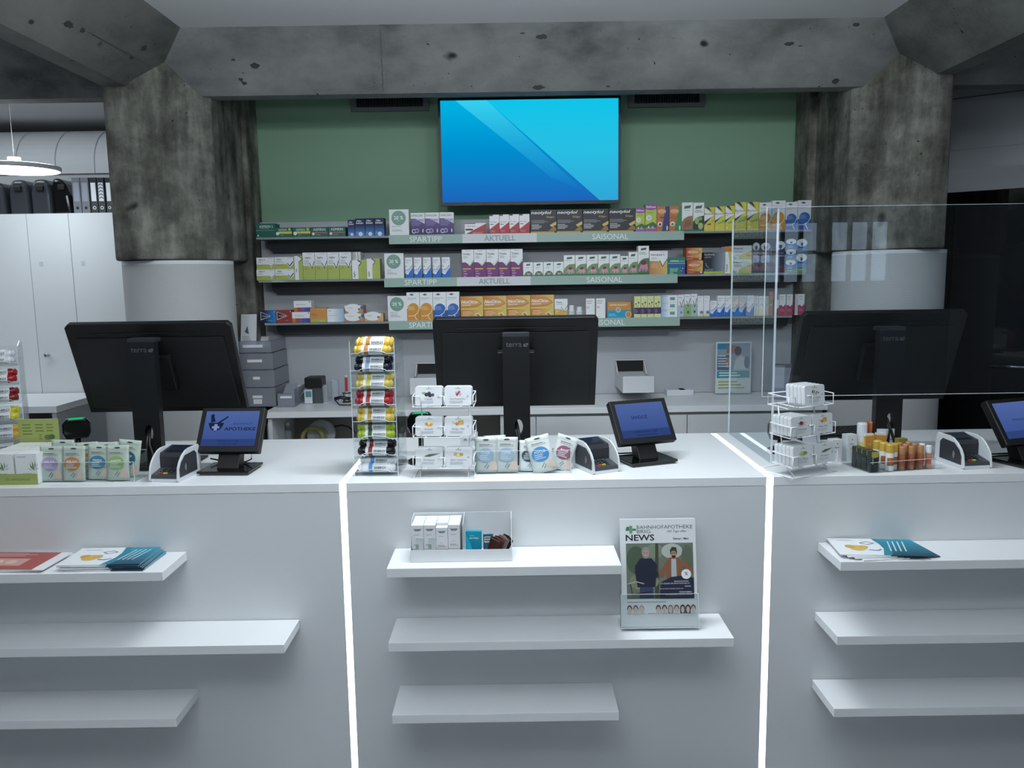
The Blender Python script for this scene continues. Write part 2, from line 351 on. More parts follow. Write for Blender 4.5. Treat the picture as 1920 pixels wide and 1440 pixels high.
g = G().prism([(-1.70, ZB), (-1.602, ZB), (-1.33, ZC+0.03), (-1.99, ZC+0.03)], -3.99, 3.75, 1, CONC_NEAR); nL = Vector((0.262, 0, -0.272)).normalized()
for px, py, a_, b_ in ((129, 46, .03, .014), (155, 56, .016, .012), (270, 90, .02, .016), (246, 108, .02, .008), (58, 41, .014, .01)): stain(px, py, a_, b_, 'y', (-1.602, ZB), None, nL, ST)
for k in range(12): stain(172+8.4*k, 64+4.6*k, .035, .0035, 'y', (-1.602, ZB), None, nL, ST2)
struct('concrete_beam', g, 'concrete beam coming toward the viewer from the left column')
g = G().prism([(1.805, ZB), (1.89, ZB), (2.16, ZC+0.03), (1.545, ZC+0.03)], -3.99, 3.75, 1, CONC_NEAR); struct('concrete_beam', g, 'concrete beam coming toward the viewer from the right column')
for cxx, sd in ((-1.555, 'left'), (1.775, 'right')):
    g = G().lathe([(0.243, 0), (0.243, 1.715)], M_DRUM, n=64); g.lathe([(0.2435, 1.7), (0.2435, 1.716)], WHT, n=64)
    struct('trim_column', g, 'white perforated round cladding around the %s column below its concrete head' % sd, loc=(cxx, 3.80, 0))
# vents under the beam
for i, (xa, xb) in enumerate(((-0.822, -0.412), (0.63, 1.03))):
    t = thing('vent_grille', '%s black slotted vent grille tucked under the beam, %s of the wall screen' % (('left', 'left'), ('right', 'right'))[i], 'vent', ((xa+xb)/2, 4.33, 2.49), group=None)
    w = (xb-xa)/2; g = G(); g.box(-w, 0, 0, w, 0.018, 0.02, MG); g.box(-w, 0, 0.125, w, 0.018, 0.14, MG); g.box(-w, 0, 0.02, -w+0.03, 0.018, 0.125, MG); g.box(w-0.03, 0, 0.02, w, 0.018, 0.125, MG); g.box(-w, 0.012, 0, w, 0.019, 0.14, BLK)
    put('frame', g, t)
    g = G()
    for k in range(26): x = -w+0.035+(2*w-0.07)*k/25; g.box(x-0.003, 0.002, 0.02, x+0.003, 0.012, 0.125, DG)
    put('slat', g, t)

# left back room: duct, lamp, cabinets
g = G(); prof = []
for k in range(13): a = PI/2+PI*0.62*k/12; prof.append((5.45+0.30*math.cos(a), 2.33+0.27*math.sin(a)))
prof += [(5.12, 2.345), (5.12, 2.30), (5.16, 2.30), (5.16, 2.235), (5.6, 2.235), (5.7, 2.6)]
prof = [(5.45+0.30*math.cos(PI/2+PI*0.5*k/12), 2.36+0.25*math.sin(PI/2+PI*0.5*k/12)) for k in range(13)]+[(5.15, 2.305), (5.17, 2.30), (5.19, 2.235), (5.7, 2.235), (5.7, 2.61)]
g.prism(prof, -4.9, -1.9, 0, mat('c3c6ca', 0.55))
for k in range(12):
    x = -4.8+0.245*k; pr = [(a-0.002, b+0.001) for a, b in prof[:15]]
    for p, q in zip(pr, pr[1:]): g.poly([(x, p[0], p[1]), (x+0.005, p[0], p[1]), (x+0.005, q[0], q[1]), (x, q[0], q[1])], mat('8f9296', 0.6))
put('air_duct', g, label='white segmented air duct under the ceiling of the left back room', cat='duct')
p = PY(28, 315, 4.12)
t = thing('pendant_lamp', 'round glowing disc lamp hanging above the tall white cabinets at left', 'lamp', p)
put('diffuser', G().lathe([(0.198, -0.012), (0.198, 0.010)], emis('eaf6ff', 9.0), n=48), t)
put('rim', G().lathe([(0.199, -0.013), (0.206, -0.006), (0.206, 0.008), (0.15, 0.014), (0.198, 0.0101)], WHT, n=48, cap=False), t)
put('cord', G().tube([(0, 0, 0.012), (0, 0, ZC-p.z)], 0.0008, WIRE), t)
put('ceiling_cup', G().lathe([(0.03, 0.02), (0.03, 0.052)], WHT, n=20), t)

# tall cabinets
xs = [-4.6, -3.68, PY(49, 409, 4.55).x, PY(128, 409, 4.55).x, -2.165]
CT = 2.01
for i in range(4):
    a, b = xs[i], xs[i+1]
    t = thing('tall_cabinet', ['tall white cabinet at the far left edge, partly outside the photo', 'tall white cabinet standing under the glowing disc lamp', 'tall white cabinet with a small round knob on its door', 'narrow tall white cabinet right beside the left column'][i], 'cabinet', ((a+b)/2, 4.55, 0))
    w = (b-a)/2; put('body', box(-w+0.001, 0.02, 0, w-0.001, 0.5, CT, M_LAM), t)
    d = put('door', G().box(-w+0.0015, 0, 0.08, w-0.0015, 0.019, CT, M_LAM), t)
    put('number_plate', G().box(-w+0.05, -0.001, 1.72, -w+0.072, 0, 1.745, mat('c3c6ca', 0.4)), d)
    if i == 2:
        q = PY(83, 667, 4.5)-Vector(((a+b)/2, 4.55, 0))
        put('knob', G().lathe([(0.006, 0.0), (0.006, -0.02), (0.013, -0.024), (0.013, -0.034), (0.008, -0.038)], CHR, axis=1, n=16), d, loc=(q.x, 0, q.z))
# low counter in the back room
t = thing('low_counter', 'low white counter with a dark slot at left, in front of the tall cabinets', 'counter', (-3.4, 4.05, 0))
put('worktop', box(-1.2, 0, 0.965, 1.065, 0.49, 1.0, M_LAMT), t, bev=0.001)
put('body', box(-1.19, 0.005, 0, 1.06, 0.49, 0.964, plaster('grey_side', 'b3b5b8')), t)
q = PY(53, 771, 4.05); q2 = PY(97, 785, 4.05); put('slot', box(q.x+3.4, 0.001, q2.z, q2.x+3.4, 0.0055, q.z, BLK2), t)

# things on top of the tall cabinets
for i, (xa, xb, yt) in enumerate(((-20, 12, 342), (17, 57, 337), (58, 99, 336), (100, 138, 334))):
    pa = PY(xa, 398, 4.7); pb = PY(xb, 398, 4.7); pb.z = PY(xa, yt, 4.7).z; w = (pb.x-pa.x)*0.93; h = pb.z-CT
    t = thing('equipment_case', ['dark rounded case at the far left on top of the cabinets', 'dark rounded grey case, second from the left on top of the cabinets', 'dark grey rounded case with a bright sheen on top of the cabinets', 'black rounded case beside the ring binders on the cabinets'][i], 'case', ((pa.x+pb.x)/2, 4.7, CT))
    g = G(); n = 12; w2 = w/2; pts = [(-w2, 0), (w2, 0), (w2, h*0.6), (w2*0.86, h*0.86), (w2*0.5, h), (-w2*0.5, h), (-w2*0.86, h*0.86), (-w2, h*0.6)]
    if i == 3: pts = [(-w2, 0), (w2, 0), (w2*0.75, h*0.55), (w2*0.3, h*0.85), (-w2*0.2, h), (-w2, h)]
    g.prism(pts, 0, 0.25, 1, BLKG if i == 3 else mat('34373d', 0.25)); put('shell', g, t, bev=0.02, seg=3)
    put('handle', box(-w*0.15, -0.012, h*0.68, w*0.2, 0.002, h*0.82, BLK), t, bev=0.003)
bx = [(139, 154), (155, 170), (172, 185), (186, 199), (201, 212)]
for i, (xa, xb) in enumerate(bx):
    pa = PY(xa, 398, 4.62); pb = PY(xb, 398, 4.62); pb.z = PY(xa, 333, 4.62).z; w = pb.x-pa.x-0.001; h = pb.z-CT
    t = thing('ring_binder', ['leftmost grey ring binder standing on the tall cabinets', 'second grey ring binder from the left on the tall cabinets', 'black ring binder with a plain white label strip on the tall cabinets', 'black ring binder with a patterned white label on the tall cabinets', 'black ring binder next to the concrete column on the tall cabinets'][i], 'binder', (pa.x, 4.62, CT), group=None)
    c = mat('6b6f78', 0.4) if i < 2 else mat('22252b', 0.4)
    g = G().box(0, 0, 0, w, 0.29, h, c)
    its = [('r', .15, .35, .85, .86, '8f95a0' if i < 2 else 'e4e7ea'), ('c', .5, .17, .26 if i > 1 else .2, 'c9ccd2' if i > 1 else '15161a'), ('c', .5, .17, .14, '101114')]
    if i == 3: its += [('l', [(.2, .42+.09*k), (.5, .47+.09*k), (.8, .42+.09*k)], .12, '30343a') for k in range(5)]
    put('cover', g, t); put('spine_label', G().art(its, (0, -0.0005, 0), (1, 0, 0), (0, 0, 1), w, h), t)

# right partition: angled glass door with white panel above
pv = [Vector((2.20, 4.76, 0)), Vector((3.45, 3.82, 0))]; dv = (pv[1]-pv[0]).normalized(); ang = math.atan2(dv.y, dv.x); Lw = (pv[1]-pv[0]).length
t = thing('door_1', None, None, pv[0], ang); tag(t, 'dark glass sliding door in the angled white partition at right', 'door', kind='structure')
put('frame', G().box(-0.3, -0.03, 2.05, Lw, 0.03, 2.17, M_WALLW).box(0.78, -0.031, 0, 0.84, 0.03, 2.05, MG).box(-0.3, -0.031, 0, -0.02, 0.03, 2.05, BLK2).box(Lw-0.1, -0.031, 0, Lw, 0.03, 2.05, MG), t)
put('glass', G().box(0.0, -0.006, 0.02, 0.78, 0.006, 2.05, mat('0a0c0e', 0.03, 0, 0.6)).box(0.84, -0.006, 0.02, Lw-0.1, 0.006, 2.05, mat('0a0c0e', 0.03, 0, 0.6)), t)
hp = PY(1895, 701, 4.2); put('handle', G().tube([(0.56, -0.06, 1.10), (0.80, -0.06, 1.10)], 0.009, CHR).tube([(0.60, -0.06, 1.10), (0.60, 0, 1.10)], 0.006, CHR).tube([(0.78, -0.06, 1.10), (0.78, 0, 1.10)], 0.006, CHR), t)
struct('wall_partition', G().box(-0.3, -0.025, 2.17, Lw+0.6, 0.03, ZC, mat('c4c7cb', 0.3)).box(-0.3, -0.028, 2.55, Lw, -0.024, 2.553, DG).box(-0.3, -0.028, 2.275, Lw, -0.024, 2.277, mat('9da0a4')), 'white wall panel above the dark glass door', loc=pv[0], rot=(0, 0, ang))
struct('wall_pier', box(3.40, 3.6, 0, 3.6, 3.9, ZC, M_WALLW), 'light pier at the right end of the glass door')

# ================================================================== wall screen
t = thing('wall_screen', 'large flat screen showing a blue diagonal pattern on the green wall', 'screen', (0.1075, 4.15, 2.2475))
HW, HH = 0.4575, 0.2635
put('housing', box(-HW, 0, -HH, HW, 0.05, HH, BLKG), t, bev=0.004)
put('bezel', G().box(-HW, -0.004, -HH, HW, 0, -HH+0.017, BLK).box(-HW, -0.004, HH-0.012, HW, 0, HH, BLK).box(-HW, -0.004, -HH+0.017, -HW+0.012, 0, HH-0.012, BLK).box(HW-0.012, -0.004, -HH+0.017, HW, 0, HH-0.012, BLK), t)
sw, sh = 2*HW-0.024, 2*HH-0.029; g = G(); o = (-HW+0.012, -0.001, -HH+0.017)
g.art([('r', 0, 0, 1, 1, grad((28, 100, 186), (0, 178, 226), 2, 0, 1, True, (0, 140, 206)))], o, (1, 0, 0), (0, 0, 1), sw, sh)
g.art([('p', [(.085, 1), (.26, 1), (.80, .10), (.62, .235)], grad((20, 120, 196), (52, 208, 240), 2, 0.15, 1, True, (30, 168, 218))),
       ('p', [(.26, 1), (1, 1), (1, 0), (.895, 0)], grad((48, 165, 216), (14, 196, 234), 2, 0, 1, True, (40, 190, 226)))], o, (1, 0, 0), (0, 0, 1), sw, sh, k0=3)
put('display', g, t)
put('wall_bracket', box(-0.15, 0.05, -0.12, 0.15, 0.2, 0.12, BLK), t)

# ================================================================== back shelving
BX0, BX1 = PY(466, 500, 4.30).x, PY(1521, 500, 4.30).x
g = box(BX0, 4.30, 0.9855, BX1, 4.348, 1.925, M_BACK)
g.box(0.0, 4.2995, 0.986, 0.002, 4.3, 1.925, mat('8b8e92'))
# chute openings are dark recess plates with frames
put('shelf_back_panel', g, label='light grey panel behind the three medicine shelves', cat='panel')
SZ = [1.837, 1.622, 1.405]
rown = ['top', 'middle', 'bottom']
sx = [(480, 1521, 505, 1483), (480, 1512, 508, 1483), (487, 1490, 513, 1480)]
for i, z in enumerate(SZ):
    a, b, c, d = sx[i]; a = PY(a, 440, 4.1).x; b = PY(b, 440, 4.1).x; c = PY(c, 460, 4.22).x; d = PY(d, 450, 4.22).x
    t = thing('wall_shelf', 'long green-edged glass %s shelf carrying rows of medicine boxes' % rown[i], 'shelf', (0, 4.10, z))
    put('shelf_board', box(a, 0, -0.010, b, 0.198, 0, GREENGLASS), t)
    put('tray', box(a+0.01, 0.02, -0.013, b-0.01, 0.198, -0.0105, mat('4c5052', 0.4)), t)
    put('bracket', G().prism([(0.09, -0.014), (0.198, -0.014), (0.198, -0.075), (0.12, -0.06)], c, d, 0, mat('3b3e40', 0.5)), t)
    # front label strips
    e = [(729, 867, 1006.5, 1283), (720, 856.7, 995, 1270.6), (729, 865, 1003, 1275)][i]; yb = [447, 526, 604][i]
    X = [PY(q, yb, 4.09).x for q in e]; hz = 0.045; zt = 0.002
    wt = [('SPARTIPP', 0), ('AKTUELL', 1), ('SAISONAL', 0)]
    tc = [(760, 836), (901, 973), (1104, 1185)] if i == 0 else [(751, 826), (891, 962), (1093, 1174)] if i == 1 else [(759, 834), (900, 970), (1098, 1179)]
    for k, (tx, w) in enumerate(wt):
        c0 = 'c4c9cc' if w else '9fb8ae'; xa, xb = X[k], X[k+1]
        t2 = thing('shelf_sign', '%s strip on the front of the %s shelf reading %s' % ('white' if w else 'sage green', rown[i], tx), 'sign', (xa, 4.098, z+zt-hz), group=None)
        put('strip', box(0, -0.004, 0, xb-xa, 0, hz, mat(c0 if not w else 'd5d8dc', 0.5)), t2)
        xl, xr = PY(tc[k][0], yb, 4.09).x-xa, PY(tc[k][1], yb, 4.09).x-xa
        put('lettering', G().art([('t', tx, ((xl+xr)/2)/(xb-xa), .5, (xr-xl)/(xb-xa), .62, '9aa2a4' if w else 'eef3f1', 'b' if w else '')], (0, -0.0045, 0), (1, 0, 0), (0, 0, 1), xb-xa, hz), t2)

# back worktop and cupboards
WT = 0.985
t = thing('back_worktop', 'long white worktop under the medicine shelves', 'worktop', (0.1, 3.85, 0))
WX0, WX1 = -1.21, 1.58
put('top_board', G().box(WX0-0.1, 0, WT-0.03, WX1-0.1, 0.445, WT, M_LAMT), t, bev=0.0015)
put('support_panel', box(-1.30, 0.02, 0, -1.28, 0.44, WT-0.031, M_LAM), t); put('support_panel', box(-0.16, 0.02, 0, -0.14, 0.44, WT-0.031, M_LAM), t)
put('niche_back', box(-1.28, 0.42, 0, -0.16, 0.44, WT-0.031, plaster('niche', 'a9a49c')), t)
put('niche_shelf', box(-1.28, 0.03, 0.72, -0.16, 0.42, 0.74, M_LAM), t)
cxs = [PY(q, 790, 3.87).x for q in (885, 1005, 1288, 1543)]
for k in range(3):
    a, b = cxs[k], cxs[k+1]
    if k == 0: a = -0.035
    t = thing('base_cupboard', ['narrow white cupboard under the back worktop behind the middle monitor', 'wide white cupboard under the back worktop right of the middle monitor neck', 'wide white cupboard under the back worktop below the poster', 'white cupboard under the back worktop behind the right monitor'][k], 'cupboard', ((a+b)/2, 3.865, 0))
    w = (b-a)/2; put('body', box(-w, 0.02, 0.05, w, 0.28, WT-0.032, M_LAM), t); put('door', box(-w+0.002, 0, 0.08, w-0.002, 0.018, WT-0.045, M_LAM), t, bev=0.001)

# ================================================================== the sales counter
CF, CB = 2.40, 3.10
SL, SR = -0.526, 0.790; LW = 0.0105
LED = emis('e2f2ff', 5.0)
units = [(-1.90, SL-LW, 'left'), (SL+LW, SR-LW, 'middle'), (SR+LW, 2.15, 'right')]
for a, b, nm in units:
    t = thing('sales_counter', '%s white sales counter unit %s' % (nm, {'left': 'left of the left glowing strip', 'middle': 'between the two glowing light strips', 'right': 'right of the right glowing strip'}[nm]), 'counter', ((a+b)/2, CF, 0))
    w = (b-a)/2
    put('worktop', box(-w, 0, 0.972, w, CB-CF, 1.0, M_LAMT), t, bev=0.0015)
    put('front_panel', box(-w, 0.0015, 0, w, 0.03, 0.971, M_LAM), t)
    put('side_panel', box(-w, 0.03, 0, -w+0.02, CB-CF, 0.971, M_LAM), t); put('side_panel', box(w-0.02, 0.03, 0, w, CB-CF, 0.971, M_LAM), t)
for x, nm in ((SL, 'left'), (SR, 'right')):
    t = thing('led_light_strip', '%s glowing white light strip running down the counter front and across its top' % nm, 'light strip', (x, CF, 0))
    put('front_strip', box(-LW+0.0005, 0.002, 0, LW-0.0005, 0.02, 0.998, LED), t)
    put('top_strip', box(-LW+0.0005, 0.021, 0.98, LW-0.0005, CB-CF, 0.998, LED), t)
FS = [0.789, 0.562, 0.336]
fsh = [(-1.9, -1.02, 0, 'short top shelf on the left counter, holding magazines'), (-1.9, -0.68, 1, 'long empty middle shelf on the left counter'), (-1.9, -1.012, 2, 'short empty bottom shelf on the left counter'),
       (-0.371, 0.309, 0, 'top shelf on the middle counter holding a white tray'), (-0.374, 0.64, 1, 'long middle shelf on the middle counter holding the news leaflets'), (-0.371, 0.303, 2, 'empty bottom shelf on the middle counter'),
       (0.944, 2.15, 0, 'top shelf on the right counter with brochures'), (0.943, 2.15, 1, 'empty middle shelf on the right counter'), (0.942, 2.15, 2, 'empty bottom shelf on the right counter')]
for a, b, k, lb in fsh:
    put('display_shelf', box(-(b-a)/2, -0.175, -0.027, (b-a)/2, -0.0005, 0, M_LAMT), loc=((a+b)/2, CF, FS[k]), label='white '+lb, cat='shelf', bev=0.001)

# ------------------------------------------------------------------ monitors seen from behind
def monitor(xc, rz, lb, y=2.60):
    t = thing('monitor', lb, 'monitor', (xc, y, 1.0), rz)
    tilt = R(-22)   # top leans toward the viewer
    pw, ph = 0.276, 0.17
    g = G(); cut = 0.012
    g.prism([(-pw, -ph), (pw, -ph), (pw, ph-cut), (pw-cut, ph), (-pw+cut, ph), (-pw, ph-cut)], 0.012, 0.035, 1, BLK)
    sc = put('screen_housing', g, t, (0, 0.105, 0.323), (-tilt, 0, 0), bev=0.002)
    put('back_cover', G().prism([(-pw+0.02, -ph+0.02), (pw-0.02, -ph+0.02), (pw-0.03, ph-0.05), (-pw+0.03, ph-0.05)], 0.007, 0.012, 1, mat('131416', 0.5)).box(-0.2, 0.0085, ph-0.036, 0.2, 0.0121, ph-0.033, mat('050505', 0.6)), t, (0, 0.105, 0.323), (-tilt, 0, 0), bev=0.004)
    put('display', box(-pw+0.008, 0.0351, -ph+0.008, pw-0.008, 0.0356, ph-0.008, mat('15171c', 0.1)), t, (0, 0.105, 0.323), (-tilt, 0, 0))
    put('mounting_plate', G().box(-0.062, -0.022, -0.07, 0.062, 0.004, 0.06, BLK), t, (0, 0.105, 0.323), (-tilt, 0, 0), bev=0.002)
    # neck with an oval cable hole
    nh = 0.44; g = G(); hw = 0.044; hc = (0.006, 0.128); hr = (0.014, 0.027)
    ring = [(hc[0]+hr[0]*math.cos(2*PI*k/24), hc[1]+hr[1]*math.sin(2*PI*k/24)) for k in range(24)]
    sqr = []
    for k in range(24):
        c, s = math.cos(2*PI*k/24), math.sin(2*PI*k/24); f = 1/max(abs(c), abs(s)); sqr.append((max(-hw, min(hw, f*c*hw)), 0.128+f*s*0.05))
    for y, fl in ((0, False), (0.03, True)):
        for k in range(24):
            q = (k+1) % 24; P = [(ring[k][0], y, ring[k][1]), (sqr[k][0], y, sqr[k][1]), (sqr[q][0], y, sqr[q][1]), (ring[q][0], y, ring[q][1])]
            g.poly(P if not fl else P[::-1], BLK)
    for k in range(24): q = (k+1) % 24; g.poly([(ring[k][0], 0, ring[k][1]), (ring[q][0], 0, ring[q][1]), (ring[q][0], 0.03, ring[q][1]), (ring[k][0], 0.03, ring[k][1])], BLK)
    g.poly([(-hw, 0, .078), (-hw, 0.03, .078), (-hw, 0.03, .178), (-hw, 0, .178)], BLK); g.poly([(hw, 0, .078), (hw, 0, .178), (hw, 0.03, .178), (hw, 0.03, .078)], BLK)
    g.box(-hw, 0, 0.008, hw, 0.03, 0.078, BLK); g.box(-hw, 0, 0.178, hw, 0.03, nh-0.012, BLK2)
    nk = put('neck', g, t)
    put('neck_cap', G().box(-hw, 0.002, nh-0.012, hw, 0.05, nh, DG).box(-hw+0.003, 0.004, nh, hw-0.003, 0.048, nh+0.001, mat('3a3d42', 0.3)), nk, bev=0.001)
    put('logo', G().art([('t', 'terra', .42, .5, .62, 1, '55585d', '')], (-hw, -0.0002, 0.395), (1, 0, 0), (0, 0, 1), 2*hw, 0.014).art([('p', [(.78, 0), (.92, 0), (.92, .3), (.85, .3), (.85, .8), (.78, .8)], '55585d'), ('r', .87, .45, .95, 1, '55585d')], (-hw, -0.0002, 0.395), (1, 0, 0), (0, 0, 1), 2*hw, 0.012), nk)
    put('base', G().box(-0.12, 0.0, 0, 0.12, 0.2, 0.008, BLK), t, bev=0.002)
    cb = G().tube([(-0.004, -0.010, 0.013), (-0.004, -0.010, 0.05), (0.0, -0.006, 0.1), (-0.004, 0.015, 0.125), (-0.012, 0.06, 0.15), (-0.02, 0.08, 0.2)], 0.0045, BLK)
    cb.tube([(0.05, -0.012, 0.012), (0.025, -0.012, 0.03), (0.008, -0.008, 0.09), (0.002, 0.015, 0.13), (-0.01, 0.06, 0.17)], 0.0045, BLK)
    put('cable', cb, t)
    return t
monitor(-1.207, R(0), 'left black monitor seen from behind, standing on the left counter')
monitor(0.0145, R(0), 'middle black monitor seen from behind, standing behind the tins and sachets')
monitor(1.254, R(0), 'right black monitor seen from behind through the clear screen', 2.625)

# ------------------------------------------------------------------ card terminals
def terminal(px, py, rz, lb):
    p = PZ(px, py); t = thing('card_terminal', lb, 'card terminal', p, rz); t.scale = (0.72, 0.72, 0.92)
    hw = 0.068; WS = mat('d5d9dd', 0.3)
    prof = [(0.0, 0.006), (0.004, 0.028), (0.010, 0.05), (0.024, 0.068), (0.048, 0.086), (0.078, 0.099), (0.105, 0.104), (0.19, 0.104), (0.205, 0.09), (0.205, 0.008), (0.19, 0.0), (0.012, 0.0)]
    for s in (-1, 1):
        x0, x1 = (-hw, -hw+0.008) if s < 0 else (hw-0.008, hw)
        sp = put('side_shell', G().prism(prof, x0, x1, 0, WS), t, bev=0.003, seg=3)
        xo = -hw-0.0006 if s < 0 else hw+0.0006
        ins = [(0.018, 0.014), (0.018, 0.042), (0.034, 0.064), (0.07, 0.084), (0.15, 0.088), (0.168, 0.075), (0.168, 0.016)]
        g = G().prism(ins, xo-0.0006, xo+0.0006, 0, mat('35383d', 0.5)); put('side_inlay', g, sp)
        g = G()
        for k in range(3):
            r = 0.006+0.005*k; aa = [R(-50)+R(100)*q/8 for q in range(9)]; xx = xo-0.0013 if s < 0 else xo+0.0013
            for A, B in zip(aa, aa[1:]):
                g.poly([(xx, 0.058+r*math.cos(A), 0.043+r*math.sin(A)), (xx, 0.058+(r+.0018)*math.cos(A), 0.043+(r+.0018)*math.sin(A)), (xx, 0.058+(r+.0018)*math.cos(B), 0.043+(r+.0018)*math.sin(B)), (xx, 0.058+r*math.cos(B), 0.043+r*math.sin(B))], mat('b9bdc2', .4))
        for k in range(4): y = 0.088+0.009*k; g.poly([(xo*0.97, y, 0.1), (xo*0.97, y+0.003, 0.1), (xo*0.97, y+0.003, 0.1046), (xo*0.97, y, 0.1046)], DG)
        put('contactless_symbol', g, sp)
    iw = hw-0.0085
    put('base_shell', G().box(-iw, 0.006, 0.0, iw, 0.2, 0.012, WS), t, bev=0.002)
    put('keypad', G().prism([(0.006, 0.0125), (0.012, 0.024), (0.085, 0.036), (0.085, 0.0125)], -iw, iw, 0, mat('3c3f44', 0.5)), t)
    g = G(); sl = 0.012/0.073
    cols = ['2a2c30']*9+['c9483f', 'd8c93a', '3d4a44']
    for k in range(12):
        r, c = divmod(k, 3); y = 0.066-0.0145*r; x = -0.033+0.022*c; z = 0.024+(y-0.012)*sl
        kb = G().box(x, y, z-0.002, x+0.016, y+0.009, z+0.004, mat(cols[k], 0.4))
        if k < 9: kb.poly([(x+.006, y+.003, z+.0043), (x+.010, y+.003, z+.0043), (x+.010, y+.006, z+.0043), (x+.006, y+.006, z+.0043)], mat('d8dade', .4))
        put('key', kb, t)
    put('front_block', G().prism([(0.0855, 0.0125), (0.0855, 0.074), (0.092, 0.088), (0.19, 0.1), (0.198, 0.0125)], -iw, iw, 0, mat('2e3136', 0.45)), t)
    g = G(); a = Vector((-0.046, 0.101, 0.0905)); v = Vector((0, 0.082, 0.0102)); g.art([('r', 0, 0, 1, 1, '1b1f27'), ('r', .08, .1, .92, .9, mat('232a3a', 0.08))], a, (1, 0, 0), v.normalized(), 0.092, v.length, eps=0.0004)
    put('display', g, t)
    put('rear_cable', G().tube([(0.02, 0.2, 0.02), (0.03, 0.215, 0.006), (0.05, 0.22, 0.005)], 0.004, BLK), t)
terminal(306, 905, R(-7), 'white and black card terminal on the left counter beside the blue pharmacy display')
terminal(1139, 888, R(24), 'white and black card terminal on the middle counter')
terminal(1834, 880, R(6), 'white and black card terminal on the right counter near the lip care organiser')

# ------------------------------------------------------------------ customer displays
SCR = grad((52, 76, 138), (78, 100, 158), 2, 0, 1, True)
def custdisp(px, py, rz, lb, kind, hh=0.085):
    p = PZ(px, py); t = thing('customer_display', lb, 'display', p, rz)
    put('base_plate', G().box(-0.085, -0.06, 0.006, 0.085, 0.075, 0.014, BLKG), t, bev=0.002)
    put('base_rim', G().box(-0.078, -0.052, 0.0, 0.078, 0.068, 0.006, mat('4a4d52', .2)), t)
    put('stem', G().prism([(-0.02, 0.014), (0.03, 0.014), (0.055, 0.085), (0.02, 0.085)], -0.036, 0.036, 0, BLK), t, bev=0.002)
    pw, ph = 0.107, 0.079; tl = R(-33)
    L = (0, 0.035, 0.062+ph*0.86)
    fr = put('screen_frame', G().box(-pw, -0.012, -ph, pw, 0.014, ph, BLK), t, L, (tl, 0, 0), bev=0.004, seg=3)
    sw, sh = 2*pw-0.034, 2*ph-0.034; g = G(); o = (-sw/2, -0.0123, -sh/2+0.003); its = [('r', 0, 0, 1, 1, SCR)]
    dk = emis((26, 36, 62), 1.0); dk2 = emis((46, 66, 118), 1.0)
    if kind == 'apo':
        its += [('e', .22, .62, .13, .19, dk), ('r', .09, .62, .35, .84, SCR), ('r', .08, .60, .36, .66, dk), ('p', [(.10, .84), (.16, .84), (.2, .70), (.12, .66)], dk), ('p', [(.24, .66), (.42, .86), (.43, .82), (.28, .64)], dk), ('c', .13, .86, .035, dk), ('r', .19, .44, .25, .62, emis((120, 140, 190), 1)), ('r', .15, .5, .29, .56, emis((120, 140, 190), 1)),
                ('t', 'BAHNHOF', .72, .63, .36, .07, dk2, 's'), ('t', 'APOTHEKE', .68, .48, .58, .1, dk, 'bs'),
                ('r', 0, 0, 1, .19, dk2), ('t', 'Willkommen in der', .5, .14, .6, .05, dk), ('t', 'Bahnhofapotheke Brig', .5, .05, .72, .05, dk)]
    elif kind == 'san':
        its += [('t', 'SANDOZ', .44, .58, .34, .1, emis((34, 48, 110), 1), 'bs'), ('r', 0, 0, 1, .22, dk2), ('t', 'Willkommen in der', .5, .16, .6, .06, dk), ('t', 'Bahnhofapotheke Brig', .5, .06, .72, .06, dk)]
    else:
        its += [('t', 'Bahnhofapotheke', .52, .5, .6, .08, dk, ''), ('r', 0, 0, 1, .2, dk2)]
    g.art(its, o, (1, 0, 0), (0, 0, 1), sw, sh, eps=0.00012); put('display', g, fr)
    put('cable', G().tube([(0.02, 0.06, 0.08), (0.05, 0.07, 0.05), (0.055, 0.05, 0.03), (0.03, 0.06, 0.018), (-0.06, 0.08, 0.018), (-0.09, 0.06, 0.03)], 0.0025, BLK), t)
custdisp(431, 884, R(-3), 'black customer display showing a mortar logo on the left counter', 'apo')
custdisp(1212, 866, R(20), 'black customer display with a blue screen beside the middle card terminal', 'san')
custdisp(1922, 868, R(20), 'black customer display cut off by the right edge of the photo', 'x')

# ------------------------------------------------------------------ clear protective screen
p = PZ(1444, 869); sp0 = p.x; z1 = PY(1453, 389, p.y).z
t = thing('protective_screen', 'clear acrylic protective screen standing on the right counter beside the glowing strip', 'screen')
pb = PZ(1378, 811); fy = p.y
put('side_pane', G().box(sp0, fy, 1.0005, sp0+0.006, CB-0.01, z1, PANE), t)
fx0 = PY(1434, 560, fy-0.004).x; fz0 = PY(1598, 741, fy-0.004).z
put('front_pane', G().box(fx0, fy-0.0055, fz0, 2.2, fy-0.0005, z1, PANE), t)
eg = G().box(sp0-0.0004, fy-0.001, 1.0005, sp0+0.0064, fy+0.0006, z1-0.001, ACR_EDGE)
put('side_edge', eg, t); put('side_edge', G().box(sp0, CB-0.0101, 1.001, sp0+0.006, CB-0.009, z1-0.001, ACR_EDGE), t)
put('bottom_edge', G().box(fx0, fy-0.006, fz0-0.001, 2.2, fy-0.0002, fz0+0.0006, ACR_EDGE), t)
put('top_edge', G().box(fx0, fy-0.006, z1, 2.2, fy-0.0002, z1+0.001, ACR_EDGE), t)
put('left_edge', G().box(fx0-0.001, fy-0.006, fz0, fx0, fy-0.0002, z1, ACR_EDGE), t)

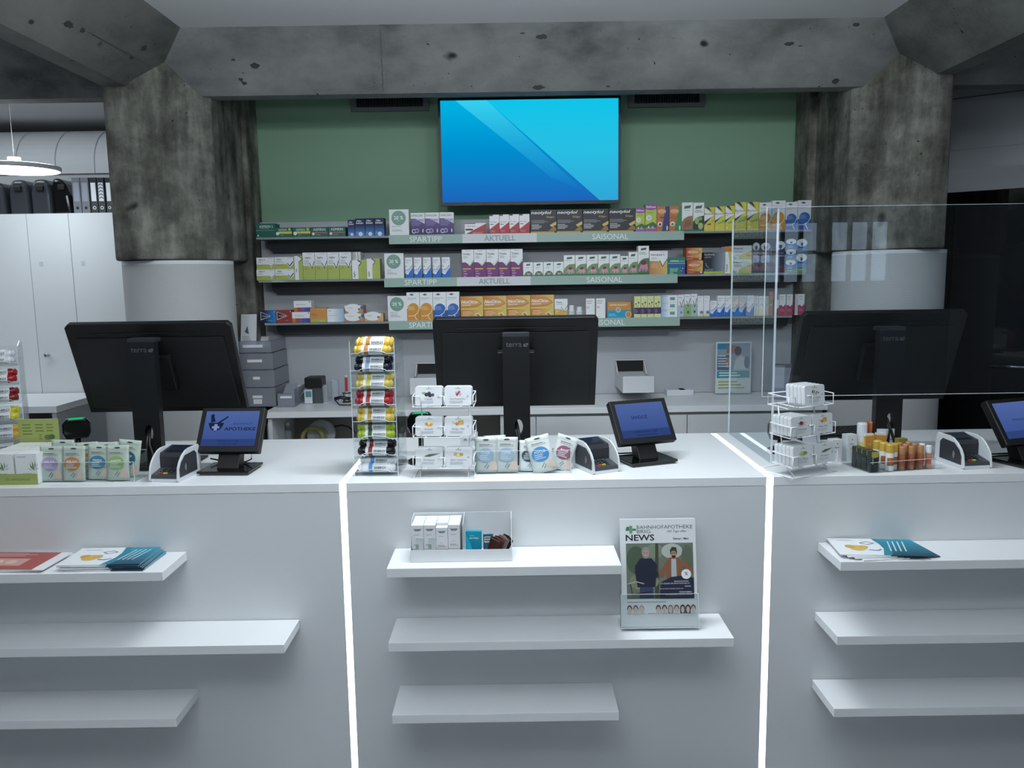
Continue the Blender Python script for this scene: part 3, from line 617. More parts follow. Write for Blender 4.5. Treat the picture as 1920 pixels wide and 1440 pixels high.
# ================================================================== medicine boxes
V = 'f1f3f4'
def tick(c, x=.72, y=.56, s=.2, w=.05): return ('l', [(x-s, y+s*.55), (x, y-s*.4), (x+s*1.1, y+s*.9)], w, c)
DES = {
 'aspS': ('10604f', [('t', 'ASPIRIN S', .54, .78, .72, .18, V, 's'), ('r', 0, .48, 1, .53, '5f8b80'), ('c', .1, .13, .04, V), ('b', .2, .66, .8, 1, .05, 'a8c4bb')]),
 'aspC': ('1a6a58', [('t', 'ASPIRIN', .44, .77, .5, .2, V, 's'), ('c', .85, .80, .075, 'd8c850'), ('t', 'C', .85, .8, .06, .12, '1a6a58'), ('r', .18, .36, 1, .60, 'd9d04a'), ('c', .13, .38, .1, 'e9eceb'), ('b', .3, .22, .55, 1, .07, 'a8c4bb')]),
 'asp': ('1a6558', [('t', 'ASPIRIN', .5, .74, .72, .26, V, 's'), ('r', .06, .36, .96, .48, 'a66a66'), ('c', .14, .3, .08, 'e6dfd0'), ('b', .28, .22, .62, 1, .08, '9fc0ba')]),
 'alka': (grad((70, 130, 205), (18, 30, 82), 2, 0.1, 0.6), [('t', 'Alka', .42, .86, .5, .09, V, 'bs'), ('t', 'Seltzer', .5, .74, .8, .1, V, 'bs'), ('c', .55, .12, .22, 'dfe6ea'), ('c', .2, .2, .1, '6f9cd0')]),
 'daf': ('ecebf0', [('t', 'DAFALGAN', .44, .88, .8, .1, '4a4a66', 's'), ('r', 0, 0, 1, .74, grad((58, 36, 96), (120, 100, 160), 2, 0, 1)), ('p', [(.3, .74), (1, .5), (1, .74)], 'c9c3dc'), ('b', .05, .68, .9, 4, .07, '8d80b0'), ('c', .2, .18, .16, 'c7c0da'), ('c', .42, .2, .16, 'a79cc4'), ('c', .2, .18, .09, '4b3a78'), ('c', .42, .2, .09, '5b4a86'), ('e', .85, .2, .05, .09, 'cfcadf')]),
 'saridon': ('f0eef0', [('r', 0, .93, .35, 1, '6a4a50'), ('p', [(0, 0), (1, 0), (1, .62), (0, .24)], 'b0383e'), ('t', 'Neo-Angin', .4, .62, .66, .12, '5a5460', 'i'), ('b', .08, .52, .45, 1, .07, '23283c'), ('b', .1, .2, .7, 2, .07, 'd08080')]),
 'saridonL': ('f0eef0', [('r', 0, .92, .5, 1, 'c66a50'), ('p', [(0, 0), (1, 0), (1, .95), (.05, .05)], 'b0383e'), ('t', 'Neo-Angin', .32, .72, .5, .16, '5a5460', 'i'), ('r', .04, .36, .38, .5, '23283c'), ('b', .35, .2, .9, 2, .09, 'e09a9a')]),
 'neo': ('25252b', [('t', 'neotylol', .42, .86, .8, .17, V, 'bis'), ('t', 'Grippe', .77, .68, .4, .11, 'c8a252', 'b'), ('b', .04, .56, .7, 3, .05, '8f9094'), ('b', .04, .38, .5, 4, .055, 'c8c8cb'), ('p', [(.75, .35), (1, .5), (1, .36), (.82, .26)], 'd9b96a'), ('p', [(.7, .1), (.9, .3), (1, .2), (1, .1)], '9a7a3c'), ('r', 0, 0, .93, .08, 'd0a64e')]),
 'still': ('b9cc52', [('r', 0, .84, 1, 1, '9a4aa0'), ('e', .5, .84, .5, .06, '9a4aa0'), ('t', 'Stilltuss', .5, .9, .86, .08, V, 'bs'), ('b', .1, .7, .95, 1, .04, '6f8a3a'), ('c', .32, .5, .26, 'dfe9e2'), ('c', .32, .5, .12, 'b9cdd0'), ('p', [(0, .14), (1, .14), (1, .26), (.7, .36), (0, .24)], '3f6a38'), ('p', [(.2, .14), (.3, .24), (.4, .14)], 'dfe3ee'), ('p', [(.5, .14), (.65, .22), (.8, .14)], 'b9bfe0'), ('r', 0, 0, 1, .12, 'a45ab0')]),
 'phyB': ('c8733a', [('p', [(.72, 1), (1, 1), (1, 0), (.42, 0)], '2c3a70'), ('e', .42, .8, .34, .1, 'e2a878'), ('t', 'NeoCitran', .42, .82, .6, .07, V, 'i'), ('r', .02, .54, .66, .58, '2c3a70'), ('t', 'Tag', .16, .56, .2, .05, V), ('c', .27, .3, .19, V), ('c', .27, .29, .11, '2c3a70'), ('e', .86, .14, .07, .1, 'd5d9e8')]),
 'phyG': ('c8733a', [('p', [(.8, 1), (1, 1), (1, 0), (.42, 0)], '3f8a55'), ('e', .42, .8, .36, .1, 'e2a878'), ('t', 'NeoCitran', .42, .82, .6, .07, V, 'i'), ('r', .02, .52, .66, .58, '8a7a3c'), ('c', .27, .3, .19, V), ('c', .27, .29, .11, '3f8a70'), ('e', .86, .14, .07, .1, 'd5e8dc')]),
 'vogS': ('eef1f1', [('p', [(.25, .88), (.85, .9), (.75, .8), (.18, .78)], '4d6a5e'), ('b', .2, .73, .85, 1, .03, '7f8f88'), ('p', [(0, .06), (1, .06), (1, .54), (.6, .52), (.2, .44), (0, .32)], '9a7a52'), ('p', [(.1, .1), (.9, .2), (.8, .4), (.3, .36)], '8a5a44'), ('r', 0, 0, 1, .06, '2f6a52')]),
 'vogH': ('eef1f1', [('p', [(.25, .88), (.85, .9), (.75, .8), (.18, .78)], '4d6a5e'), ('b', .15, .73, .9, 2, .05, '8f9f98'), ('p', [(0, .06), (1, .06), (1, .54), (.6, .52), (.2, .44), (0, .32)], '243a22'), ('e', .35, .36, .2, .12, '9db86c'), ('e', .7, .18, .24, .12, 'a8c078'), ('e', .65, .44, .2, .07, '86a45a'), ('r', 0, 0, 1, .06, '2f6a52')]),
 'bis': ('d9d24c', [('p', [(0, .95), (.1, .95), (.95, .66), (.0, .4)], V), ('p', [(.05, 1), (.42, 1), (.75, .78)], '2c3266'), ('p', [(0, .32), (0, .42), (.72, .6)], '2c3266'), ('t', 'Bisolvon', .48, .7, .9, .09, '3a3a5c'), ('b', .05, .62, .4, 1, .03, '9aaabb'), ('p', [(.2, .3), (1, .46), (1, .34), (.4, .28)], '8ab45a'), ('r', 0, .0, 1, .05, 'e0d95a'), ('c', .22, .12, .1, 'e9d9c0')]),
 'bisR': ('d9cf4c', [('p', [(0, .95), (.1, .95), (.95, .66), (.0, .4)], V), ('p', [(.05, 1), (.42, 1), (.75, .8)], '2c3266'), ('p', [(0, .24), (0, .4), (.72, .6)], '2c3266'), ('t', 'Bisolvon', .46, .72, .88, .09, '3a3a5c'), ('p', [(.3, .3), (.7, .33), (.6, .24), (.3, .26)], 'a8482c'), ('c', .82, .42, .12, 'd8a07c'), ('c', .2, .12, .12, 'efc9a0')]),
 'solO': ('eef0f2', [('p', [(.2, .92), (.4, .96), (.6, .92), (.4, .88)], '5b6472'), ('t', 'Solmucol', .42, .8, .66, .06, '7a7f8a'), ('b', .08, .74, .6, 1, .025, 'a9aeb8'), ('r', 0, 0, 1, .42, 'd8963c'), ('c', .5, .42, .45, 'd8963c'), ('l', [(.98, .55), (.95, .4), (.8, .26), (.5, .17), (.1, .17)], .05, 'f4e6c8'), ('l', [(.62, .2), (.66, .1), (.8, .02)], .05, 'f4e6c8'), ('b', .1, .5, .7, 4, .035, 'f0c890')]),
 'solB': ('eef0f2', [('p', [(.2, .92), (.4, .96), (.6, .92), (.4, .88)], '5b6472'), ('t', 'Solmucalm', .45, .8, .7, .06, '7a7f8a'), ('b', .08, .74, .6, 1, .025, 'a9aeb8'), ('r', 0, 0, 1, .36, '2f5ca8'), ('c', .52, .4, .43, '3a6ab4'), ('l', [(.98, .55), (.95, .4), (.8, .26), (.5, .17), (.1, .17)], .05, 'dfe8f4'), ('l', [(.62, .2), (.66, .1), (.8, .02)], .05, 'dfe8f4'), ('b', .1, .5, .7, 4, .035, '8fb0dc')]),
 'algR': ('eef0f1', [('r', 0, 0, 1, .42, 'b3bf62'), ('p', [(.66, .42), (.98, .42), (.82, .12)], V), tick('c05a50', .82, .3, .14, .035), ('t', 'Algifor K', .3, .8, .5, .15, '3a3d42', 'b'), ('b', .06, .66, .4, 2, .08, 'b0b4b8'), ('b', .7, .93, .95, 1, .06, 'b0b4b8'), ('b', .08, .33, .4, 1, .08, '8a9a40')]),
 'algB': ('eef0f1', [('r', 0, 0, 1, .42, 'b3bf62'), ('p', [(.62, .42), (.98, .42), (.8, .15)], V), ('l', [(.66, .48), (.79, .25)], .05, '2f8ac8'), ('l', [(.79, .25), (.98, .62)], .05, '3a3d42'), ('t', 'Algifor', .24, .8, .38, .15, '3a3d42', 'b'), ('b', .06, .66, .5, 2, .08, 'b0b4b8'), ('b', .66, .93, .95, 1, .06, 'b0b4b8'), ('b', .08, .33, .4, 1, .08, '8a9a40')]),
 'algS': ('b3bf62', [('r', 0, 0, .48, 1, V), ('p', [(.48, 1), (.48, .72), (.98, .88)], V), ('l', [(.5, 1), (.98, .88), (.5, .74)], .07, '3a3d42'), ('t', 'Algifor', .22, .4, .5, .16, '3a3d42', 'bv')]),
 'algS2': ('b3bf62', [('r', 0, 0, .42, 1, V), ('p', [(.4, 1), (.4, .62), (.72, .84)], V), ('l', [(.4, 1), (.66, .84), (.45, .68)], .06, '3a3d42'), ('t', 'Algifor', .16, .24, .4, .16, '3a3d42', 'bv'), ('r', .8, 0, .82, .9, 'a0b040')]),
 'algT': ('eef0f1', [('r', 0, 0, 1, .52, 'b3bf62'), ('p', [(.52, .52), (.98, .52), (.75, .42)], V), tick('55504a', .76, .5, .2, .06), ('t', 'Algifor', .42, .8, .7, .08, '3a3d42', 'b'), ('b', .1, .72, .6, 4, .045, 'b0b4b8'), ('b', .4, .96, .9, 1, .03, 'b0b4b8'), ('b', .1, .44, .5, 2, .04, '8a9a40')]),
 'otr': ('eef1f4', [('p', [(0, 0), (1, 0), (1, .5), (.5, .26), (0, .22)], '1f6fd0'), ('l', [(0, .38), (.5, .42), (.95, .62)], .1, '7f9fd0'), ('l', [(0, .3), (.5, .34), (.95, .52)], .07, '9fb8e4'), ('c', .3, .25, .2, 'e6edf4'), ('t', 'Otrivin', .42, .88, .74, .07, '6a6f90'), ('b', .1, .8, .6, 2, .04, 'b4b8c4'), ('c', .14, .58, .06, '2a3a6a')]),
 'tri': ('eef0f1', [('r', 0, 0, 1, .54, '7a3a78'), ('p', [(.3, .54), (1, .54), (.66, .4)], V), ('l', [(.34, .52), (.66, .38), (.98, .56)], .06, '4a3a50'), ('l', [(.5, .5), (.68, .44), (.98, .64)], .04, 'a9b890'), ('r', .03, .28, .75, .33, 'd8a860'), ('t', 'Triofan', .38, .84, .6, .07, '33363c', 'b'), ('b', .1, .77, .6, 3, .035, 'b4b8bc'), ('b', .3, .96, .9, 1, .03, 'b0b4b8'), ('b', .1, .24, .5, 3, .09, 'b894b8')]),
 'echS': ('eff2f1', [('p', [(.35, .88), (.75, .9), (.7, .78), (.3, .76)], '2f7a58'), ('b', .25, .66, .75, 2, .06, 'b4c0ba'), ('c', .55, .08, .42, '5a8a5c'), ('c', .55, .2, .16, 'd69ab0'), ('c', .55, .3, .1, '7a4438'), ('r', 0, 0, 1, .09, '2f7a4a')]),
 'echM': ('eff2f1', [('p', [(.28, .9), (.75, .92), (.7, .82), (.24, .8)], '3f6a5c'), ('b', .1, .74, .85, 1, .04, '9fa8a4'), ('p', [(0, .3), (.2, .46), (.5, .56), (1, .58), (1, 0), (0, 0)], '7a9a6a'), ('p', [(.1, .1), (.4, .34), (.8, .34), (.95, .1), (.8, .2), (.7, .06), (.6, .22), (.45, .06), (.35, .22)], 'd8a0b8'), ('e', .58, .36, .18, .07, '7a4438'), ('r', 0, 0, 1, .08, '2f7a4a')]),
 'echL': ('eff2f1', [('p', [(.28, .92), (.78, .94), (.72, .86), (.24, .84)], '3f6a5c'), ('b', .1, .78, .9, 2, .05, '9fa8a4'), ('p', [(0, .34), (.2, .48), (.5, .56), (1, .58), (1, 0), (0, 0)], '4f7f48'), ('p', [(.02, .14), (.3, .38), (.85, .38), (.98, .1), (.86, .2), (.74, .08), (.6, .24), (.48, .08), (.34, .24), (.2, .1)], 'd08aa8'), ('e', .52, .42, .26, .08, '7a2f34'), ('r', 0, 0, 1, .07, '2f6a3a')]),
 'demo': (grad((206, 128, 88), (220, 190, 110), 0, 0, 1), [('p', [(0, 1), (1, 1), (1, .62), (.82, .44), (.72, .32), (.58, .56), (0, .58)], V), ('l', [(.56, .6), (.73, .34), (.99, .66)], .045, '6a625a'), ('t', 'Demogripal C', .46, .83, .86, .1, '3f3a3e', 'b'), ('b', .1, .72, .5, 2, .05, 'c4c0c0'), ('b', .55, .95, .95, 1, .03, '9a9a9e'), ('b', .1, .46, .5, 4, .05, 'e0b8a0')]),
 'aspK': ('1f8070', [('r', 0, .62, 1, .66, '9fcac0'), ('r', 0, .42, .98, .62, '2f58a8'), ('t', 'ASPIRIN', .36, .78, .48, .13, V, 'b'), ('t', 'COMPLEX', .78, .77, .38, .06, V), ('p', [(.82, 0), (1, 0), (1, .5), (.78, .38), (.72, .2)], '2f4fa8'), ('c', .86, .34, .03, V), ('c', .78, .2, .025, V), ('b', .12, .34, .6, 3, .07, '9fe0b8'), ('b', .12, .12, .4, 2, .06, 'a8d8cc')]),
 'neoO': (grad((190, 84, 44), (224, 190, 110), 0, 0.1, 1), [('e', .5, .66, .42, .2, 'c87840'), ('e', .48, .67, .38, .16, 'dca070'), ('t', 'NeoCitran', .42, .68, .66, .14, V, 'i'), ('b', .08, .34, .5, 1, .08, 'f0c8a0'), ('r', 0, 0, 1, .2, 'a84a30'), ('b', .08, .14, .5, 1, .08, 'e8b090'), ('r', .82, .08, .96, .16, V)]),
 'plu': (grad((34, 40, 50), (150, 162, 174), 0, 0.35, 1), [('t', 'PLUMUCIL', .28, .89, .48, .1, V), ('t', 'GRIPPE', .2, .77, .3, .08, 'b0b6bc'), ('l', [(.1, .5), (.14, .36), (.26, .28)], .03, '9aa4ae'), ('b', .04, .22, .6, 2, .06, '9aa4ae'), ('r', 0, 0, 1, .11, 'b4c43c')]),
 'preS': ('eef0f0', [('r', .0, .8, 1, 1, 'c8843a'), ('r', .0, .6, .5, .8, V), ('p', [(.45, .8), (1, .8), (1, .02), (.78, .02), (.62, .5)], 'ccc864'), ('t', 'Pretuval', .25, .2, .3, .24, '3a4a5a', 'bv')]),
 'pre': ('edf0f0', [('p', [(.4, .3), (1, .66), (1, 0), (.3, 0)], 'ccd470'), ('c', .86, .3, .12, 'e8c0a8'), ('p', [(0, .3), (.26, .1), (.22, 0), (0, 0)], '9cc4cc'), ('t', 'Pretuval', .3, .8, .46, .17, '3a5060', 'b'), ('b', .1, .62, .66, 2, .1, 'b0b8bc')]),
 'nicD': ('2b2c4c', [('e', .5, .92, .46, .14, 'dfe4e8'), ('p', [(.32, .94), (.68, .94), (.66, .84), (.5, .78), (.34, .84)], '4a5a6a'), ('t', 'VICKS', .5, .66, .62, .08, '9a9ac0', 'b'), ('t', 'MediNait', .5, .57, .7, .07, 'c8cada', 'b'), ('r', .0, 0, 1, .26, '5a2a4c'), ('b', .2, .2, .8, 1, .03, 'a07898')]),
 'nicR': ('4a4058', [('e', .5, .92, .46, .14, 'dfe4e8'), ('p', [(.32, .94), (.68, .94), (.66, .84), (.5, .78), (.34, .84)], '4a5a6a'), ('r', .1, .36, .9, .62, 'a8aed0'), ('t', 'VICKS', .5, .7, .6, .08, 'c8cada', 'b'), ('c', .5, .2, .3, '8a4a66'), ('b', .2, .5, .8, 2, .05, '6f76a0')]),
 'lozB': (grad((130, 170, 90), (60, 110, 190), 2, 0.0, 0.5), [('e', .5, .96, .5, .26, 'eef2f4'), ('p', [(.38, .96), (.62, .96), (.6, .8), (.5, .72), (.4, .8)], '5a6470'), ('b', .2, .56, .8, 2, .12, 'b0cce8'), ('b', .2, .2, .8, 1, .1, 'dfe8b0')]),
 'vitB': (grad((30, 140, 220), (18, 28, 60), 0, 1.0, 0.3), [('p', [(.06, .92), (.66, .6), (.66, .5), (.06, .22)], 'c9ced8'), ('p', [(.1, .86), (.6, .58), (.6, .53), (.1, .3)], '1a2440'), ('t', 'Triomer', .36, .56, .44, .1, V, 'b'), ('c', .93, .9, .03, V), ('b', .5, .2, .9, 1, .06, 'b0c8e8')]),
 'vitR': ('9c3a30', [('p', [(.06, .92), (.66, .6), (.66, .5), (.06, .22)], 'c9ced8'), ('p', [(.1, .86), (.6, .58), (.6, .53), (.1, .3)], '3a1a24'), ('t', 'Triomer', .36, .56, .44, .1, V, 'b'), ('b', .6, .56, .9, 1, .06, 'e0b0a8'), ('c', .93, .9, .03, V), ('b', .6, .2, .9, 1, .05, 'e0b0a8')]),
 'rain': ('f0f1f3', [('r', 0, 0, .2, .4, 'c87840'), ('r', .2, 0, .4, .4, 'b04a4a'), ('r', .4, 0, .6, .4, '7a5aa0'), ('r', .6, 0, .8, .4, '4a5aa8'), ('r', .8, 0, 1, .4, '5a4a90'), ('t', 'Bexin-Bisotuss', .42, .66, .72, .1, '6a6e7a'), ('c', .92, .88, .03, '33363c')]),
 'orgG': (grad((176, 190, 80), (214, 150, 80), 2, 0.0, 0.35), [('b', .06, .6, .5, 2, .08, 'b86a3a'), ('b', .7, .9, .95, 1, .05, 'f0d8b8'), ('b', .6, .1, .95, 1, .05, 'f0f0c8')]),
 'whBl': (grad((238, 241, 244), (150, 188, 220), 0, 0.35, 1), [('b', .08, .85, .3, 1, .07, '8fa0b8'), ('b', .1, .5, .7, 1, .07, 'b0b8c4')]),
 'arc': ('c8866a', [('e', .44, .62, .44, .56, 'eff1f1'), ('r', 0, .62, .88, 1, 'eff1f1'), ('c', .93, .72, .09, '3a6ab0'), ('c', .78, .5, .07, '6a9a5a'), ('c', .9, .3, .06, 'd8963c'), ('t', 'Kytta-Balsam', .32, .68, .5, .12, '6a6e78', 'i')]),
 'arcO': ('d8a878', [('e', .44, .66, .44, .56, 'eff1f1'), ('r', 0, .66, .88, 1, 'eff1f1'), ('c', .9, .6, .08, 'e0c080'), ('c', .75, .5, .07, '8a7a5a'), ('t', 'Bisotuss', .28, .72, .42, .12, '8a6a58', 'i')]),
 'ncL': (grad((206, 128, 60), (226, 196, 110), 0, 0.1, 1.0), [('p', [(0, .86), (.6, .92), (.9, .76), (.96, .66), (.7, .55), (0, .5)], 'c48a48'), ('p', [(.0, .82), (.6, .87), (.86, .74), (.9, .68), (.66, .6), (0, .56)], 'dba060'), ('t', 'NeoCitran', .4, .76, .72, .13, V, 'bis'), ('b', .06, .64, .6, 1, .05, V), ('r', 0, .44, .8, .49, 'e8d060'), ('p', [(.6, .2), (1, .5), (1, 0), (.8, 0)], 'd8c868'), ('p', [(.62, .26), (.8, .3), (.98, .06), (.8, .02)], 'f0e4c0'), ('p', [(.66, .23), (.78, .26), (.92, .08), (.82, .05)], 'c07a50'), ('b', .08, .36, .55, 4, .065, 'f0d0a8')]),
 'vitK': ('eef0f1', [('r', 0, 0, 1, .48, 'd8b060'), ('p', [(.5, .48), (1, .48), (.76, .36)], V), tick('4f7a78', .74, .46, .24, .04), ('t', 'Vitamin', .34, .83, .5, .07, '3a3d42', 'b'), ('t', 'D3 Wild', .4, .73, .5, .06, '5a5d62'), ('b', .08, .4, .4, 2, .05, 'f0dcb0'), ('c', .78, .14, .1, 'e8d4a0')]),
 'ben': ('eff0f1', [('r', 0, 0, .05, 1, 'd89a78'), ('b', .1, .88, .9, 1, .05, '5a5f68'), ('b', .1, .78, .8, 1, .05, '8a8f98'), ('b', .1, .6, .5, 2, .06, 'b0b4ba'), ('b', .1, .1, .6, 1, .03, 'd89a78')]),
 'sam': (grad((30, 160, 200), (214, 146, 60), 2, 0.49, 0.51), [('t', 'SAMBUNIGRIN', .46, .82, .84, .12, V), ('c', .46, .5, .11, 'cfd8d4'), ('c', .46, .5, .08, '8ab0a8'), ('e', .9, .2, .14, .22, 'e8b880'), ('e', .9, .2, .1, .16, 'c8885a'), ('b', .05, .25, .5, 2, .09, '9ad8ea')]),
 'yel': ('e2e3a8', [('b', .1, .84, .9, 1, .03, 'a8a880'), ('e', .28, .64, .1, .04, '55602f'), ('e', .68, .7, .12, .045, '4a5a2f'), ('l', [(.68, .68), (.6, .5)], .04, '6a7a40'), ('l', [(.28, .62), (.4, .48)], .04, '6a7a40'), ('c', .5, .52, .09, 'b0b470'), ('r', 0, .16, 1, .46, '4a3560'), ('b', .1, .38, .6, 3, .07, '9888a8')]),
 'flat': (grad((150, 190, 222), (240, 243, 245), 0, 0.05, 0.45), [('r', .54, .3, .84, .72, '6fa394'), ('b', .04, .85, .45, 1, .1, '6f90c0'), ('c', .88, .55, .06, V), ('b', .5, .2, .9, 1, .05, 'c0c8cc')]),
 'tkB': ('e9edf1', [('r', 0, 0, 1, .52, 'b8c6d6'), ('p', [(.3, .56), (.95, .56), (.6, .44)], V), tick('4a4f5a', .6, .54, .28, .09), ('b', .15, .88, .85, 1, .04, '5a606a'), ('e', .55, .2, .16, .05, '5f8fa0')]),
 'tkG': ('e9edf1', [('r', 0, 0, 1, .56, '9ab87a'), ('p', [(.3, .6), (.95, .6), (.6, .48)], V), tick('3a4a3a', .6, .56, .28, .09), ('b', .15, .9, .85, 1, .04, '5a606a'), ('e', .6, .2, .2, .07, '4a7a40')]),
 'tkT': ('e9edf1', [('r', 0, 0, 1, .56, 'a8c4bc'), ('p', [(.3, .6), (.95, .6), (.6, .48)], V), tick('2a3238', .62, .54, .3, .09), ('b', .15, .9, .85, 1, .04, '5a606a'), ('e', .6, .22, .2, .06, '3f7a74')]),
 'tri2': ('eceef2', [('b', .15, .93, .85, 1, .03, '9aa0b0'), ('b', .15, .76, .6, 2, .03, 'c8ccd6'), ('e', .7, .2, .3, .08, '7a80b8'), ('r', 0, 0, 1, .1, 'd8dca0')]),
 'pnk': ('eef0f2', [('r', 0, 0, 1, .48, 'b84a68'), ('p', [(.2, .52), (.95, .52), (.6, .38)], V), ('l', [(.25, .5), (.6, .38), (.98, .54)], .07, '8a3a50'), ('b', .15, .9, .85, 1, .04, '5a606a'), ('b', .2, .82, .7, 2, .05, 'd8b0b8'), ('b', .15, .3, .85, 2, .07, 'd88aa0')]),
 'pch': ('e0b08a', [('r', .0, 0, 1, .4, 'd0806a'), ('b', .2, .8, .8, 2, .08, 'f0d8b8')]),
 'wht': ('eceef0', [('b', .2, .85, .8, 1, .04, '8a9098'), ('l', [(.2, .5), (.5, .62), (.8, .48)], .08, '8a9098'), ('r', .0, 0, 1, .3, 'e4e4c8')]),
 'spn': ('eceef0', [('r', .42, .1, .58, .9, 'a9aeb6')]),
 'drk': ('7a2f44', [('b', .2, .8, .8, 2, .08, 'b87a8a')]),
}
BC = {}
def medbox(key, w, h, d):
    k = (key, round(w, 3), round(h, 3), d)
    if k in BC: return BC[k]
    c, its = DES[key]; g = G(); m0 = c if isinstance(c, bpy.types.Material) else cm(c)
    side = mat('d9dce0', .5) if key in ('neoO', 'plu', 'sam', 'whBl', 'flat', 'demo', 'ncL') else m0
    if key == 'plu': side = mat('3c4450', .5)
    if key in ('neoO', 'ncL'): side = mat('b86a3c', .5)
    g.box(-w/2, 0, 0, w/2, d, h, side, front=m0)
    g.art(its, (-w/2, 0, 0), (1, 0, 0), (0, 0, 1), w, h)
    # tuck-flap seam on the top face
    g.poly([(-w/2, d*0.93, h+0.0001), (w/2, d*0.93, h+0.0001), (w/2, d*0.95, h+0.0001), (-w/2, d*0.95, h+0.0001)], mat('9a9da2', .5))
    BC[k] = g.data('medicine_box'); return BC[k]
def mb(shelf, key, x0, x1, yt, lb, yb=None, d=0.06, y=4.118, group=None, zb=None, behind=0):
    xm = (x0+x1)/2; z = SZ[shelf]+0.0008 if zb is None else zb
    a, b = PY(x0, 500, y).x, PY(x1, 500, y).x
    # verticals lean slightly in the photo: use the row's own height for x
    yr = [440, 515, 600][shelf]; a, b = PY(x0, yr, y).x, PY(x1, yr, y).x
    h = PY(xm, yt, y).z-z; w = b-a-0.0008
    o = put('medicine_box', medbox(key, w, h, d), loc=((a+b)/2, y, z), label=lb, cat='medicine box', group=group)
    return z+h+0.0006
def row(shelf, key, xs, yt0, yt1, desc, where, group=None, d=0.06, y=4.118):
    n = len(xs); rd = random.Random(n*7+shelf)
    for i, (a, b) in enumerate(xs):
        yt = yt0+(yt1-yt0)*(i/(n-1) if n > 1 else 0)
        lb = '%s%s %s' % (nth(i, n), desc, where)
        mb(shelf, key, a, b, yt, lb, group=group, d=d, y=y+rd.uniform(0, 0.003))
# --- top shelf
mb(0, 'aspS', 480.4, 516, 419, 'large dark green tablet box at the left end of the top shelf', y=4.108, d=0.09)
row(0, 'aspC', [(516.5, 548), (549, 582.5)], 426.8, 426.5, 'low green boxes with a yellow band', 'on the top shelf', 'yellow banded green boxes', 0.05)
row(0, 'asp', [(583, 615.3), (616, 648)], 425.7, 425, 'low green boxes with a red band', 'on the top shelf', 'red banded green boxes', 0.09)
mb(0, 'alka', 652.7, 666, 412, 'shaded dark blue box at the left of the dark blue boxes on the top shelf', y=4.13)
row(0, 'alka', [(666.3, 684.5), (685, 702), (702.6, 720.4)], 409.6, 408.5, 'upright dark blue boxes', 'on the top shelf', 'dark blue upright boxes', 0.075)
row(0, 'daf', [(771, 797.3), (797.7, 824.3), (824.6, 851.5)], 399.2, 398, 'white and purple boxes', 'above the sign SPARTIPP', 'white and purple boxes', 0.06)
mb(0, 'saridonL', 871.7, 911.9, 418.3, 'flat red and white box lying alone above the sign AKTUELL', d=0.05)
row(0, 'saridon', [(918, 936.6), (937, 955), (955.4, 973.7), (974, 993)], 402.6, 401.2, 'small red and white upright boxes', 'above the top sign AKTUELL', 'red and white upright boxes', 0.05)
row(0, 'neo', [(995, 1043.3), (1043.7, 1092), (1092.7, 1141), (1141.6, 1191)], 393.2, 391, 'black flu remedy boxes with gold lettering', 'on the top shelf', 'black flu remedy boxes', 0.05)
mb(0, 'still', 1191.5, 1209, 390, 'smaller lime and violet syrup box on the top shelf')
mb(0, 'still', 1209.7, 1230.8, 382.5, 'taller lime and violet syrup box on the top shelf')
mb(0, 'phyB', 1231, 1254, 387, 'orange box with a dark blue wedge on the top shelf')
mb(0, 'phyG', 1254.5, 1277.6, 386.6, 'orange box with a green wedge on the top shelf')
mb(0, 'vogS', 1278, 1298.3, 379.6, 'white herbal box with brown seeds on the top shelf')
mb(0, 'vogH', 1299, 1319.6, 379.8, 'white herbal box with green hops on the top shelf')
mb(0, 'bisR', 1320, 1339.4, 388.6, 'yellow and white cough box with a red spot on the top shelf')
row(0, 'bis', [(1340, 1358.6), (1359, 1376.8)], 387, 386, 'small yellow and white cough boxes with blue arrows', 'on the top shelf', 'small yellow cough boxes')
row(0, 'bis', [(1377.2, 1399), (1400, 1421.7)], 379, 378.6, 'tall yellow and white cough boxes with blue arrows', 'on the top shelf', 'tall yellow cough boxes')
mb(0, 'solO', 1422.5, 1446, 379.8, 'slightly lower white and orange effervescent box at the right of the top shelf')
mb(0, 'solO', 1446.6, 1471.3, 376, 'taller white and orange effervescent box at the right of the top shelf')
mb(0, 'solB', 1471.7, 1494, 379, 'slightly lower white and blue effervescent box at the right of the top shelf')
mb(0, 'solB', 1494.6, 1519.4, 375.6, 'taller white and blue effervescent box at the right end of the top shelf')
# --- middle shelf
zt = mb(1, 'algR', 481, 515.5, 505.4, 'lower white and lime box with a red tick at the middle shelf left end')
mb(1, 'algR', 482, 515.5, 483, 'upper white and lime box with a red tick, stacked at the left end', zb=zt, y=4.119)
zt = mb(1, 'algB', 516, 552, 504.5, 'lower white and lime box with a blue tick on the middle shelf')
mb(1, 'algB', 516, 551.8, 482, 'upper white and lime box with a blue tick on the middle shelf', zb=zt, y=4.119)
mb(1, 'algS', 552.7, 568.6, 480, 'narrow lime box with a white spine left of the tall lime boxes', d=0.08)
row(1, 'algT', [(569, 591.2), (591.7, 614.4), (614.8, 636.5), (637, 659.5)], 473.6, 472.6, 'tall white and lime boxes with a grey tick', 'on the middle shelf', 'tall white and lime boxes', 0.06)
row(1, 'spn', [(660, 666.5), (667, 672), (672.4, 677.4)], 472.6, 472.2, 'white box spines standing behind the lime boxes', 'on the middle shelf', 'white box spines', 0.05, 4.20)
mb(1, 'algS2', 660.4, 687.6, 487.5, 'lime box with a white arrow spine right of the tall lime boxes', d=0.07)
mb(1, 'algS2', 688, 713, 485, 'lime box with a white arrow spine, nearest the discount card on the middle shelf', d=0.07)
